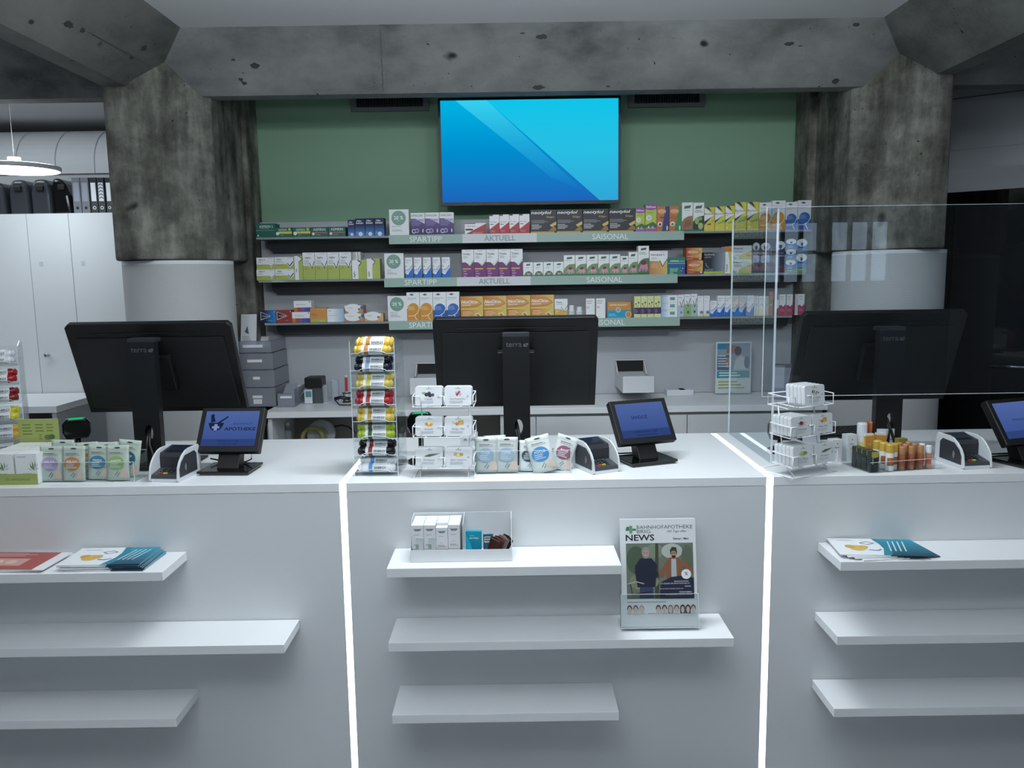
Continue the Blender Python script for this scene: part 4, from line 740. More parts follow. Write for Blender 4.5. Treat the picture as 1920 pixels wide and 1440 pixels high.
row(1, 'otr', [(760, 774), (776.7, 790.8), (793.8, 808.3), (811.7, 826), (829, 844.4)], 483, 482.4, 'narrow white and blue nasal spray boxes', 'above the sign SPARTIPP', 'narrow white and blue boxes', 0.04)
row(1, 'tri', [(866.7, 889.2), (889.6, 912), (912.4, 934.8), (935.2, 957.4), (957.8, 980.4)], 468, 466.8, 'tall white and purple boxes with a tick', 'on the middle shelf', 'tall white and purple boxes', 0.06)
row(1, 'echS', [(980.9, 999.4), (1000, 1018.6), (1019, 1037.8), (1038.3, 1056.9)], 492, 490.8, 'small white herbal boxes with a tiny pink flower', 'on the middle shelf', 'small pink flower boxes', 0.05)
row(1, 'echM', [(1057.3, 1078.6), (1079, 1099.6), (1100, 1121), (1121.6, 1142.3), (1142.7, 1163)], 478.5, 477, 'medium white herbal boxes with a pink coneflower', 'on the middle shelf', 'medium pink flower boxes', 0.05)
mb(1, 'echM', 1163.4, 1178, 480, 'narrow white coneflower box after the medium coneflower boxes')
mb(1, 'echM', 1178.4, 1195.6, 472.5, 'mid-height white coneflower box left of the tallest coneflower box')
mb(1, 'echL', 1196, 1216.6, 461, 'tallest white coneflower box on the middle shelf')
mb(1, 'demo', 1217.4, 1251.4, 470.4, 'white and orange box with a grey tick on the middle shelf', d=0.05)
mb(1, 'aspK', 1252, 1284.5, 482.4, 'green and blue wide box on the middle shelf', d=0.05)
zt = mb(1, 'neoO', 1288, 1317.8, 488.4, 'lower orange red sachet box of the stack on the middle shelf', d=0.07)
mb(1, 'neoO', 1286, 1315.4, 464.7, 'upper orange red sachet box of the stack on the middle shelf', zb=zt, d=0.08, y=4.119)
mb(1, 'plu', 1318.8, 1358.6, 473, 'black and silver flu box with a lime base on the middle shelf', d=0.05)
mb(1, 'preS', 1359, 1371.6, 462, 'narrow orange topped box beside the black and silver box', d=0.08)
zt = mb(1, 'pre', 1372, 1409, 486.5, 'lower wide white and lime box behind the clear screen on the middle shelf')
mb(1, 'pre', 1372, 1408.8, 460.5, 'upper wide white and lime box behind the clear screen on the middle shelf', zb=zt, y=4.119)
mb(1, 'nicR', 1409.4, 1424, 458, 'dark cold remedy box with a red spot, left of the similar one')
mb(1, 'nicR', 1424.4, 1444, 458, 'dark cold remedy box with a red spot, right of the similar one')
mb(1, 'nicD', 1452, 1471.6, 455.5, 'dark blue night remedy box on the middle shelf')
zt = None
for k, (yt, nm) in enumerate(((491.6, 'bottom'), (472, 'middle'), (452, 'top'))):
    zt = mb(1, 'lozB', 1472, 1491.6, yt, '%s small blue and green lozenge box of the stack of three' % nm, zb=zt, y=4.118+0.0005*k)
zt = None
for k, (yt, nm) in enumerate(((482, 'lower'), (454, 'upper'))):
    zt = mb(1, 'lozB', 1492, 1512, yt, '%s large blue and green lozenge box at the right end of the middle shelf' % nm, zb=zt, y=4.118+0.0005*k)
# --- bottom shelf
mb(2, 'vitB', 487, 517.2, 582.5, 'dark and bright blue box at the left end of the bottom shelf')
mb(2, 'vitR', 517.6, 547.3, 582, 'dark red box second from the left on the bottom shelf')
zt = mb(2, 'rain', 547.8, 581.6, 585, 'lower white box with rainbow stripes on the bottom shelf')
mb(2, 'rain', 552, 585, 564, 'upper white box with rainbow stripes on the bottom shelf', zb=zt, d=0.08, y=4.119)
mb(2, 'orgG', 582.2, 613, 578, 'orange box fading to green on the bottom shelf')
mb(2, 'whBl', 613.5, 645.7, 578.7, 'white box fading to pale blue on the bottom shelf')
zt = mb(2, 'arc', 646.1, 682.8, 588, 'lower white and tan ointment box of the stack on the bottom shelf')
mb(2, 'arc', 647, 682, 572.5, 'upper white and tan ointment box of the stack on the bottom shelf', zb=zt, d=0.08, y=4.119)
mb(2, 'arcO', 683.3, 719, 587.5, 'white and tan ointment box left of the bottom discount card')
row(2, 'solO', [(763.5, 787.6), (788, 812.4)], 548.2, 548, 'tall white and orange boxes', 'above the bottom sign SPARTIPP', 'tall white and orange boxes', 0.05)
row(2, 'solB', [(812.8, 837.3), (837.7, 862)], 547.6, 547.2, 'tall white and blue boxes', 'above the bottom sign SPARTIPP', 'tall white and blue boxes', 0.05)
row(2, 'ncL', [(864, 906.5), (907, 950.4), (950.8, 994.8), (995.2, 1039)], 555.5, 552.8, 'large orange and yellow sachet boxes', 'above the middle monitor', 'large orange sachet boxes', 0.06)
mb(2, 'vitK', 1039.8, 1064.4, 560.4, 'white and ochre vitamin box right of the large orange boxes')
row(2, 'ben', [(1098, 1115.5), (1117, 1135)], 560, 559.5, 'plain white boxes with an orange edge', 'on the bottom shelf', 'plain white boxes', 0.045)
mb(2, 'sam', 1139, 1182.6, 566.5, 'orange and turquoise wide box on the bottom shelf', d=0.05)
row(2, 'yel', [(1189, 1201.2), (1201.6, 1213.5), (1213.9, 1226), (1226.4, 1239)], 555.5, 554.6, 'pale yellow boxes with a dark violet band', 'on the bottom shelf', 'pale yellow boxes', 0.08)
zt = None
for k, (yt, nm) in enumerate(((580.5, 'bottom'), (567, 'middle'), (553.6, 'top'))):
    zt = mb(2, 'flat', 1239.4, 1270.2, yt, '%s flat pale blue ampoule box of the stack of three' % nm, zb=zt, y=4.118+0.0005*k)
mb(2, 'tkB', 1270.6, 1282.4, 552.6, 'slim white box with a grey tick and pale blue base')
mb(2, 'tkG', 1282.9, 1294.7, 551.6, 'slim white box with a tick and green base')
mb(2, 'tkT', 1295, 1306.7, 551, 'slim white box with a black tick and grey green base')
row(2, 'tri2', [(1307.1, 1318.7), (1319, 1330.2)], 554.8, 554.6, 'slim white boxes with a violet blossom', 'on the bottom shelf', 'slim violet blossom boxes', 0.05)
mb(2, 'otr', 1331, 1344, 564, 'short white and blue spray box, lower than those beside it')
row(2, 'otr', [(1344.6, 1358.2), (1358.6, 1371.8), (1372.4, 1384.6), (1385, 1399), (1400, 1413)], 554.5, 554, 'taller white and blue spray boxes', 'at the right of the bottom shelf', 'taller white and blue spray boxes', 0.05)
row(2, 'wht', [(1413.6, 1421.3), (1421.8, 1432.6), (1433, 1440.8)], 554.5, 555, 'slim pale boxes', 'behind the clear screen on the bottom shelf', 'slim pale boxes', 0.04)
mb(2, 'pch', 1441.4, 1448.4, 547, 'tall slim peach coloured box on the bottom shelf', d=0.03)
mb(2, 'pnk', 1451, 1460, 562, 'short white and pink box, left of the taller pink ones')
row(2, 'pnk', [(1460.4, 1472.3), (1473.5, 1485.4)], 552, 551.6, 'white and pink boxes', 'side by side on the bottom shelf', 'white and pink boxes', 0.05)
mb(2, 'drk', 1485.8, 1489.2, 552.5, 'dark red spine of a box beside the pink boxes')
row(2, 'spn', [(1489.8, 1492.2), (1492.6, 1494.6)], 552.5, 552.5, 'thin white box spines', 'left of the last pink box', 'thin white spines', 0.05)
mb(2, 'pnk', 1495, 1507.4, 551.4, 'white and pink box at the right end of the bottom shelf', d=0.05)
# discount cards
for i, (x0, x1, yt, wd) in enumerate(((730.8, 767.3, 392.7, 'top'), (721.5, 757.5, 475, 'middle'), (728, 763.5, 554.8, 'bottom'))):
    yr = [440, 515, 600][i]; y = 4.108; a, b = PY(x0, yr, y).x, PY(x1, yr, y).x; h = PY((x0+x1)/2, yt, y).z-SZ[i]-0.001; w = b-a
    g = G().box(-w/2, 0, 0, w/2, 0.0015, h, mat('eceef0', .5)); c = '7fa596'
    tx = [['Dafalgan Tabletten'], ['Otrivin', 'Nasenspray'], ['Solmucol &', 'Solmucalm']][i]
    its = [('c', .48, .67, .37, c), ('t', '20 %', .48, .68, .6, .14, V, 'b'), ('t', 'Rabatt', .48, .56, .34, .035, 'd8e4de')]+[('t', q, .12, .34-.08*k, .72, .045, '6a6e74', 'l') for k, q in enumerate(tx)]+[('b', .12, .22, .8, 2, .04, 'b0b4b8')]
    g.art(its, (-w/2, 0, 0), (1, 0, 0), (0, 0, 1), w, h)
    put('discount_card', g, loc=((a+b)/2, y, SZ[i]+0.001), label='white card reading 20 %% with a green circle on the %s shelf' % wd, cat='card')
# two small white bottles
for i, (x0, x1, yt) in enumerate(((1066, 1077.5, 572.5), (1080.6, 1092, 575))):
    y = 4.14; a, b = PY(x0, 600, y).x, PY(x1, 600, y).x; r = (b-a)/2; h = PY(x0, yt, y).z-SZ[2]
    t = thing('pill_bottle', ('taller' if i == 0 else 'shorter')+' small white pill bottle beside the vitamin box on the bottom shelf', 'bottle', ((a+b)/2, y, SZ[2]+0.0005), group=None)
    put('body', G().lathe([(r*.9, 0), (r, 0.003), (r, h*.62), (r*.7, h*.72), (r*.62, h*.74)], mat('eef0f1', .35)), t)
    put('cap', G().lathe([(r*.8, h*.74), (r*.8, h*.98), (r*.7, h)], mat('f2f4f5', .4)), t)
    g = G(); n = 8
    for k in range(n):
        A, B = PI+PI*k/n, PI+PI*(k+1)/n; q = r+0.0003; g.poly([(q*math.cos(A), q*math.sin(A), h*.16), (q*math.cos(B), q*math.sin(B), h*.16), (q*math.cos(B), q*math.sin(B), h*.56), (q*math.cos(A), q*math.sin(A), h*.56)], mat('d5dade', .4))
    put('label', g, t)

# ================================================================== things on the counter
def roll(parent_loc, label, c, band, w=0.1, r=0.0142, name='candy_roll', group=None, rz=0, rx=0):
    t = thing(name, label, 'candy roll', parent_loc, group=group, rot=(rx, 0, rz))
    cc = mat(c, .25); hw = w/2; n = 16
    g = G(); g.lathe([(r*.5, -hw), (r*1.0, -hw+.006), (r*.82, -hw+.012), (r*1.02, -hw+.018), (r, -hw*.55), (r, hw*.55), (r*1.02, hw-.018), (r*.82, hw-.012), (r*1.0, hw-.006), (r*.5, hw)], cc, axis=0, n=n)
    put('wrapper', g, t)
    g = G(); lw = hw*.56
    def strip(xa, xb, m, q, a0=0, a1=2*PI):
        k = 12
        for i in range(k):
            A, B = a0+(a1-a0)*i/k, a0+(a1-a0)*(i+1)/k
            g.poly([(xa, -q*math.cos(A), q*math.sin(A)), (xb, -q*math.cos(A), q*math.sin(A)), (xb, -q*math.cos(B), q*math.sin(B)), (xa, -q*math.cos(B), q*math.sin(B))], m, True)
    strip(-lw, lw, mat('e6e9ec', .4), r+.0008); strip(-lw*.72, -lw*.34, mat(band, .4), r+.001)
    g.art([('t', 'SINERGY', .5, .66, 1.0, .42, '1a1c22', 'bs'), ('b', 0, .36, .9, 2, .13, '9aa0a8')], (-lw*.2, -(r+.0012), -r*.62), (1, 0, 0), (0, 0, 1), lw*1.15, r*1.24)
    put('paper_band', g, t); return t

def tower(px, py, rz, cols, lb, H=0.43, Wd=0.142, D=0.15, seed=1, where=''):
    p = PZ(px, py); t = thing('candy_rack', lb, 'display rack', p, rz)
    n = len(cols); th = H/n; T = 0.0022; hw = Wd/2
    for s in (-1, 1):
        x = s*hw; x0, x1 = min(x, x-s*T), max(x, x-s*T)
        put('side_panel', G().prism([(0, 0), (D, 0), (D, H+.01), (D*.55, H+.02), (0, H)], x0, x1, 0, ACR), t)
        put('side_edge', G().box(x0, -.0006, 0, x1, 0.0006, H, ACR_EDGE), t)
    put('rear_panel', box(-hw+T, D-T, 0, hw-T, D, H, ACR), t)
    g = G()
    for k in range(n):
        z = k*th+.004
        sh = G().prism([(0.0, z), (0.0, z+.002), (D-.004, z+.02), (D-.004, z+.018)], -hw+T, hw-T, 0, ACR)
        # raised front lip with an arched rim
        aw = hw*.6; pts = [(-hw+T, z), (hw-T, z), (hw-T, z+.011)]
        arc = [(aw*math.cos(PI*q/10), z+.011+.008*math.sin(PI*q/10)) for q in range(11)]
        top = [(hw-T, z+.011)]+arc+[(-hw+T, z+.011)]
        sh.prism([(-hw+T, z), (hw-T, z)]+top, -.0008, .0008, 1, ACR)
        sh.tube([(a, -.001, b) for a, b in top], .0011, ACR_EDGE, n=6)
        put('tier', sh, t)
    M = Matrix.Translation(p) @ Matrix.Rotation(rz, 4, 'Z')
    rd = random.Random(seed)
    for k, (c, band, cnt, cname) in enumerate(cols):
        z = (n-1-k)*th+.008
        for j in range(cnt):
            y = .016+.029*(j//2); zz = z+.0148+y*.12+(.0205 if j % 2 else 0)
            if j % 2: y += .018
            q = M @ Vector((rd.uniform(-.002, .002), y, zz))
            pos = ['front lower', 'front upper', 'second row lower', 'second row upper'][j]
            roll(q, '%s %s candy roll in %s tier %sof the %s' % (pos, cname, ['the top', 'the second', 'the third', 'the fourth', 'the fifth', 'the sixth', 'the seventh', 'the bottom'][k], '', where), c, band, w=Wd*.84, rz=rz)
    return t
tower(706, 893, R(-3), [('d8b450', 'b88040', 4, 'yellow'), ('16182a', '8fa4c4', 2, 'dark blue'), ('d0bc60', 'ccc050', 2, 'pale yellow'), ('a82c34', 'a83a30', 2, 'red'), ('d4bc58', 'b8964a', 2, 'golden'), ('a4b83a', '3f5a3a', 2, 'lime green'), ('1c1a1c', '8f3a30', 2, 'black'), ('e4e8ec', '5a9ad0', 2, 'clear white')], 'clear acrylic rack of candy rolls standing by the left light strip', where='tall clear rack')
tower(6, 866, R(25), [('dfe3e8', 'c0c4ca', 2, 'silver'), ('a8262a', '8f2a28', 2, 'bright red'), ('8a2a30', '7a2426', 2, 'dark red'), ('d8d040', 'd0c840', 2, 'lemon'), ('e0b44a', 'd89a3a', 2, 'amber'), ('9aac34', '3a4a3a', 2, 'green')], 'clear acrylic rack of candy rolls cut off by the left photo edge', H=0.40, Wd=0.15, D=0.15, seed=5, where='left edge rack')

# ---- tins on wire racks
def tin(parentM, x, y, z, name, pic, label, tilt=R(-12), w=0.086, h=0.062, d=0.014, group=None):
    q = parentM @ Vector((x, y, z)); rz = parentM.to_euler().z
    t = thing('pastille_tin', label, 'tin', q, group=group, rot=(tilt, 0, rz))
    r = .008; pts = []
    for cx_, cz_, a0 in ((w/2-r, h-r, 0), (-w/2+r, h-r, 90), (-w/2+r, r, 180), (w/2-r, r, 270)):
        for k in range(5): a = R(a0+22.5*k); pts.append((cx_+r*math.cos(a), cz_+r*math.sin(a)))
    put('body', G().prism(pts, 0.001, d, 1, TIN), t, bev=.0012)
    lid = put('lid', G().prism([(a*1.0, b) for a, b in pts], 0, .0048, 1, TIN), t, bev=.001)
    P = {'cassis': [('c', .42, .58, .07, '2a2438'), ('c', .52, .64, .065, '3a3450'), ('c', .55, .54, .07, '1f1a2c'), ('c', .65, .56, .06, '4a4058'), ('p', [(.24, .66), (.34, .72), (.42, .66), (.34, .6)], '7fa050')],
         'pearl': [('c', .45, .66, .05, 'c88aa0'), ('c', .55, .7, .045, 'a84a5a'), ('c', .58, .6, .05, 'd8a0b0'), ('c', .47, .57, .045, '8a3a4c'), ('c', .52, .64, .03, '5a3a48')],
         'prop': [('e', .5, .62, .15, .12, 'd8a84a'), ('e', .5, .66, .13, .07, 'f0dca0'), ('c', .42, .62, .05, 'c8903a'), ('c', .58, .6, .05, 'd09a40')],
         'honig': [('r', .5, .58, .7, .8, 'c8a040'), ('c', .46, .62, .06, 'b88a3a'), ('l', [(.3, .7), (.44, .62)], .02, '9a7a3a'), ('r', .53, .64, .66, .68, 'e0c468')],
         'euc': [('p', [(.3, .54), (.5, .66), (.74, .68), (.9, .7), (.7, .6), (.5, .52)], '4f6458')],
         'ing': [('e', .5, .62, .17, .1, 'd8c088'), ('e', .4, .66, .07, .08, 'c8a868'), ('e', .6, .64, .08, .07, 'b8985a'), ('e', .5, .62, .05, .05, 'ecdcb0')],
         'salb': [('p', [(.34, .7), (.44, .78), (.42, .5)], '5a6a48'), ('p', [(.42, .66), (.5, .76), (.52, .56)], '7a8a5a'), ('c', .6, .64, .035, '8a5a60'), ('c', .68, .6, .03, '7a4a5c'), ('c', .56, .56, .03, '6a6a4a')],
         'echi': [('p', [(.26, .66), (.42, .62), (.3, .52), (.44, .56), (.42, .46), (.5, .54), (.58, .46), (.58, .56), (.72, .54), (.6, .62), (.76, .68), (.52, .7)], 'c88a98'), ('e', .5, .66, .09, .09, '6a4038')],
         'moos': [('e', .5, .62, .2, .1, '9ab868'), ('e', .44, .66, .1, .08, 'b4cc80'), ('e', .58, .64, .1, .08, '7fa050')]}[pic]
    its = [('b', .4, .88, .64, 1, .05, '6a7076'), ('c', .5, .93, .02, '6a7076')]+P+[('t', name, .5, .36, .6, .12, '6f757c', 'i'), ('b', .2, .26, .8, 2, .07, 'b4bac0'), ('c', .86, .5, .035, 'a9b0b8')]
    put('printed_front', G().art(its, (-w/2, 0, 0), (1, 0, 0), (0, 0, 1), w, h), lid)
    return t
def wire(g, pts, r=.0017): g.tube(pts, r, WIRE, n=6)
def rack(px, py, rz, lb, zs, W_=0.19, D=0.085):
    p = PZ(px, py); t = thing('wire_rack', lb, 'rack', p, rz); hw = W_/2
    g = G(); wire(g, [(-hw, 0, .002), (hw, 0, .002)]); wire(g, [(-hw, 0, .002), (-hw, .15, .002)]); wire(g, [(hw, 0, .002), (hw, .15, .002)]); wire(g, [(-hw, .15, .002), (hw, .15, .002)])
    put('base_frame', g, t)
    for s in (-1, 1):
        g = G(); wire(g, [(s*hw*.8, 0.01, .003), (s*hw*.8, .055, zs[0]), (s*hw*.8, .085, zs[-1])], .0022); put('upright', g, t)
    for k, z in enumerate(zs):
        y0 = .0+.012*k; g = G(); y1 = y0+D; zt = z+.034
        wire(g, [(-hw, y0, zt), (-hw, y0, z), (-hw*.55, y0, z)]); wire(g, [(hw*.55, y0, z), (hw, y0, z), (hw, y0, zt)])
        wire(g, [(-hw*.55, y0, z), (hw*.55, y0, z)]); wire(g, [(-hw, y1, z+.004), (hw, y1, z+.004)])
        for s in (-1, 1): wire(g, [(s*hw, y0, zt), (s*hw, y1, zt+.004), (s*hw, y1, z+.004), (s*hw, y0, z)])
        for x in (-.055, -.01, .01, .055): wire(g, [(x, y0, z), (x, y1, z+.004)])
        wire(g, [(-.012, y0, z), (-.012, y0, zt), (-hw, y0, zt)]) if k < 0 else None
        wire(g, [(-hw, y0, zt), (-hw*.72, y0, zt), (-hw*.72, y0, z)]); wire(g, [(.004, y0, zt), (-.018, y0, zt)]); wire(g, [(.004, y0, z), (.004, y0, zt)]); wire(g, [(-hw, y1, zt+.004), (hw, y1, zt+.004)])
        put('tier_basket', g, t)
    return Matrix.Translation(p) @ Matrix.Rotation(rz, 4, 'Z'), zs
M1, zs = rack(832, 897, R(-3), 'white wire rack with six flavour tins in front of the middle monitor', (.032, .128, .222))
nm = [[('Eucalyptus', 'euc', 'grey green leaf'), ('Ingwer / Gingembre', 'ing', 'ginger root')], [('Propolis', 'prop', 'yellow propolis bowl'), ('Honig / Miel', 'honig', 'honeycomb')], [('Cassis', 'cassis', 'black currants'), ('Swiss Mountain Pearl', 'pearl', 'red pearls')]]
for k in range(3):
    for j in range(2):
        a, b, c = nm[k][j]
        tin(M1, -.046+.092*j, .006+.012*k, zs[k]+.0025, a, b, 'white tin with %s picture in the middle wire rack' % c)
        tin(M1, -.045+.092*j, .025+.012*k, zs[k]+.0025, a, b, 'white tin right behind the %s tin in the middle wire rack' % c)
M2, zs = rack(1528, 891, R(27), 'white wire rack with rows of tins on the right counter', (.032, .122, .212))
for k, (lst) in enumerate(([('Isl. Moos', 'moos', 'green moss'), ('Eucalyptus', 'euc', 'grey leaf')], [('Echinacea', 'echi', 'pink coneflower'), ('Honig / Miel', 'honig', 'golden honeycomb')], [('Salbei / Sauge', 'salb', 'sage and berries')])):
    for j, (a, b, c) in enumerate(lst):
        x = -.046+.092*j if k < 2 else .02
        for q in range(5 if (j == 0) else 1):
            lb = 'front white tin with %s picture in the right wire rack' % c if q == 0 else '%s tin behind the front %s tin, right wire rack' % (['', 'first', 'second', 'third', 'fourth'][q], c)
            tin(M2, x, .003+.0155*q+.012*k, zs[k]+.0025, a, b, lb, tilt=R(-5))

# ---- sachets and their acrylic trays
def pouch(px, py, w, h, lean, roll_, rz, base, items, label, y=None, name='sachet', z=1.003, group=None):
    p = PZ(px, py, z)
    if y is not None: p = PY(px, py, y); p.z = z
    t = thing(name, label, 'sachet', p, group=group, rot=(lean, roll_, rz))
    nx, nz = 9, 11; vs = []; fs = []; rd = random.Random(int(px*3+py))
    def th(i, j):
        u = abs(2*i/(nx-1)-1); v = j/(nz-1)
        return .0009+.0075*(1-u**6)*(1-max(0, (v-.0)/.86)**3 if v < .86 else 0)
    for sgn in (-1, 1):
        for j in range(nz):
            for i in range(nx):
                x = -w/2+w*i/(nx-1); zz = h*j/(nz-1); x *= 1-.02*math.sin(PI*j/(nz-1)); vs.append((x, sgn*th(i, j)+rd.uniform(-.0003, .0003), zz))
    N = nx*nz
    for j in range(nz-1):
        for i in range(nx-1):
            a = j*nx+i; fs.append((a, a+1, a+1+nx, a+nx)); fs.append((N+a, N+a+nx, N+a+1+nx, N+a+1))
    for j in range(nz-1): a = j*nx; fs.append((a, a+nx, N+a+nx, N+a)); b = j*nx+nx-1; fs.append((b, N+b, N+b+nx, b+nx))
    for i in range(nx-1): fs.append((i, N+i, N+i+1, i+1)); b = (nz-1)*nx+i; fs.append((b, b+1, N+b+1, N+b))
    g = G(); g.mesh(vs, fs, mat(base, .35), True); put('bag', g, t)
    g = G(); g.art(items, (-w/2, -.0089, 0), (1, 0, 0), (0, 0, 1), w, h); put('print', g, t)
    g = G(); g.art([('e', .5, .93, .13, .022, '4a5054'), ('r', 0, .865, 1, .872, 'b8c0bc')], (-w/2, -.0016, 0), (1, 0, 0), (0, 0, 1), w, h); put('hang_hole', g, t)
    return t
def aroma(c, word, tone='dfe4e2'):
    return [('b', .2, .81, .8, 1, .03, '5a6264'), ('r', .16, .74, .84, .745, '5a6264'), ('t', 'AROMASTICK', .5, .775, .6, .045, '5a6264'), ('e', .48, .5, .36, .2, c), ('t', word, .48, .56, .5, .07, 'e8ecec', 'b'), ('b', .22, .5, .74, 3, .05, 'd0d6d6'), ('p', [(.62, .1), (.72, .3), (.9, .34), (.98, .2), (.98, .06)], 'dcc0b4'), ('l', [(.42, .14), (.56, .26)], .02, '3a4044'), ('l', [(.5, .1), (.62, .22)], .02, '3a4044')]
def tray(px0, px1, py, zf, zb, D, rz, lb, segs=1):
    a, b = PZ(px0, py), PZ(px1, py); w = (b-a).length; c = (a+b)/2; t = thing('acrylic_tray', lb, 'tray', c, rz); hw = w/2; T = .002
    put('bottom', box(-hw, 0, 0, hw, D, T, ACR), t)
    put('front_wall', G().box(-hw, 0, T, hw, T, zf, ACR).box(-hw, -.0003, zf, hw, T, zf+.0012, ACR_EDGE).box(-hw, -.0004, 0, hw, .0004, .002, ACR_EDGE), t)
    put('rear_wall', G().box(-hw, D-T, T, hw, D, zb, ACR).box(-hw, D-T, zb, hw, D, zb+.0012, ACR_EDGE), t)
    for s in (-1, 1):
        x0 = -hw if s < 0 else hw-T; put('side_wall', G().prism([(T, T), (D-T, T), (D-T, zb), (T, zf)], x0, x0+T, 0, ACR), t); put('side_edge', box(x0, -.0005, 0, x0+T, .0008, zf, ACR_EDGE), t)
    return t
tray(890, 1071, 889, .075, .09, .08, R(0), 'clear acrylic tray of aroma sachets on the middle counter')
Yf = PZ(980, 889).y
pouch(912, 884, .072, .112, R(-8), 0, 0, 'bcc4c2', aroma('98aec4', 'COOL'), 'leftmost grey sachet with pale blue circle in the middle tray', y=Yf+.018)
pouch(950, 884, .072, .112, R(-8), R(1), 0, 'c0c7c5', aroma('a0b6ca', 'COOL'), 'second grey sachet with pale blue circle in the middle tray', y=Yf+.020)
pouch(930, 880, .072, .112, R(-10), R(-2), 0, 'b8c0be', aroma('98aec4', 'COOL'), 'grey sachet standing behind the two pale blue ones in the middle tray', y=Yf+.048)
pouch(992, 884, .066, .098, R(-12), R(2), 0, 'd4dadc', aroma('39445a', 'SLEEP'), 'silver sachet with a dark navy circle in the middle tray', y=Yf+.03)
pouch(1023, 886, .078, .118, R(-14), R(-14), 0, 'ccd4d0', aroma('3f8ac8', 'FOCUS'), 'tilted silver sachet with a bright blue circle in the middle tray', y=Yf+.012)
pouch(1048, 880, .07, .112, R(-12), R(18), 0, 'ccd2d0', aroma('9a5a72', 'ROSE'), 'tilted silver sachet with a mauve circle in the middle tray', y=Yf+.045)
tray(78, 252, 905, .065, .085, .09, R(-2), 'clear acrylic tray of aroma sachets on the left counter')
Yl = PZ(165, 905).y
for px, y, c, w_, lb, rl, hh in ((98, .016, 'b09ac4', 'RELAX', 'pale green sachet with a purple circle in the left tray', 0, .11), (139, .014, 'c88a5a', 'RELAX', 'pale green sachet with an orange circle in the left tray', 1, .11), (168, .05, 'c89a6a', 'ZEN', 'sachet with a tan shape behind the orange circle sachet', -3, .115),
                              (186, .034, '4a86a8', 'FRESH', 'sachet with a blue circle in the middle of the left tray', 2, .108), (206, .052, '3a7aa0', 'FRESH', 'sachet with a steel blue shape behind the blue and green ones', -5, .112), (222, .018, '9ab870', 'HAPPY', 'pale green sachet with a green circle in the left tray', 0, .11), (240, .065, '3a7088', 'SLEEP', 'rearmost right sachet with a teal circle in the left tray', 6, .118), (118, .06, 'c0c8c0', 'BALANCE', 'pale sachet behind the purple and orange circle sachets', 2, .122)):
    pouch(px, 900, .072, hh, R(-6), R(rl), 0, 'bcc8bc', aroma(c, w_), lb, y=Yl+y)

# ---- green leaf boxes at the far left
leaf = lambda cx_, cy_, s: [('p', [(cx_, cy_), (cx_+s*math.sin(R(a))-s*.07*math.cos(R(a)), cy_+s*math.cos(R(a))*.5), (cx_+s*1.5*math.sin(R(a)), cy_+1.5*s*math.cos(R(a))), (cx_+s*math.sin(R(a))+s*.2*math.cos(R(a)), cy_+s*math.cos(R(a))*.8)], '4f7a3a' if a % 2 else '5f8a46') for a in (-75, -40, -15, 10, 35, 62)]
p0 = PZ(-18, 912); Yg = p0.y+.012
t = thing('sales_tray', 'lime green cardboard tray holding the white leaf boxes at far left', 'tray', (PY(-60, 905, Yg).x, Yg, 1.0))
wt = PY(70, 905, Yg).x-PY(-60, 905, Yg).x
put('front', G().box(0, 0, 0, wt, .002, .035, mat('a2ae66', .5)).art([('t', 'de swissness', .72, .55, .36, .3, '5f7a30', 'i'), ('b', .4, .2, .9, 1, .1, '8a9a4a')], (0, 0, 0), (1, 0, 0), (0, 0, 1), wt, .035), t)
put('bottom', box(0, .0022, 0, wt, .2, .002, mat('a2ae66', .5)), t); put('side', box(wt-.002, .0022, .0022, wt, .2, .03, mat('a2ae66', .5)), t)
for r_ in range(3):
    for i, (xa, xb) in enumerate(((-27, 27), (28, 71))):
        y = Yg+.004+.062*r_; a, b = PY(xa, 880, Yg).x, PY(xb, 880, Yg).x-.004; w = b-a; h = .095
        g = G().box(0, 0, 0, w, .06, h, mat('eceeee', .4))
        g.art([('t', 'SWISSLEAF', .3, .9, .4, .06, '5a5e62'), ('b', .3, .35, .9, 1, .05, '9aa0a0')]+leaf(.62 if i == 0 else .86, .45, .22 if i else .2)+[('r', 0, .3, 1, .31, 'c0c4c4'), ('e', .5, .16, .1, .06, '3f5a30')], (0, 0, 0), (1, 0, 0), (0, 0, 1), w, h)
        put('leaf_box', g, loc=(a, y, 1.0025), label='%s white box with green leaf print, %s row of the lime tray' % (('left', 'right')[i], ('front', 'second', 'third')[r_]), cat='box')
pc = PY(72, 826, Yg+.2); t0 = PY(35, 826, Yg+.2).x; t1 = PY(110, 826, Yg+.2).x
zc1 = PY(72, 786, Yg+.2).z
g = G().box(0, 0, 0, t1-t0, .004, zc1-1.0, mat('a8b46a', .5)).art([('b', .1, .9, .36, 4, .06, '7f8f40'), ('b', .42, .9, .66, 3, .06, '7f8f40'), ('b', .7, .9, .94, 3, .06, '7f8f40'), ('e', .72, .64, .09, .05, '6a7f50'), ('e', .82, .65, .08, .05, '55703f'), ('b', .5, .7, .6, 3, .04, '7f8f40')], (0, 0, 0), (1, 0, 0), (0, 0, 1), t1-t0, zc1-1.0)
put('info_card', g, loc=(t0, Yg+.205, 1.0), label='lime green printed card standing behind the white leaf boxes', cat='card')

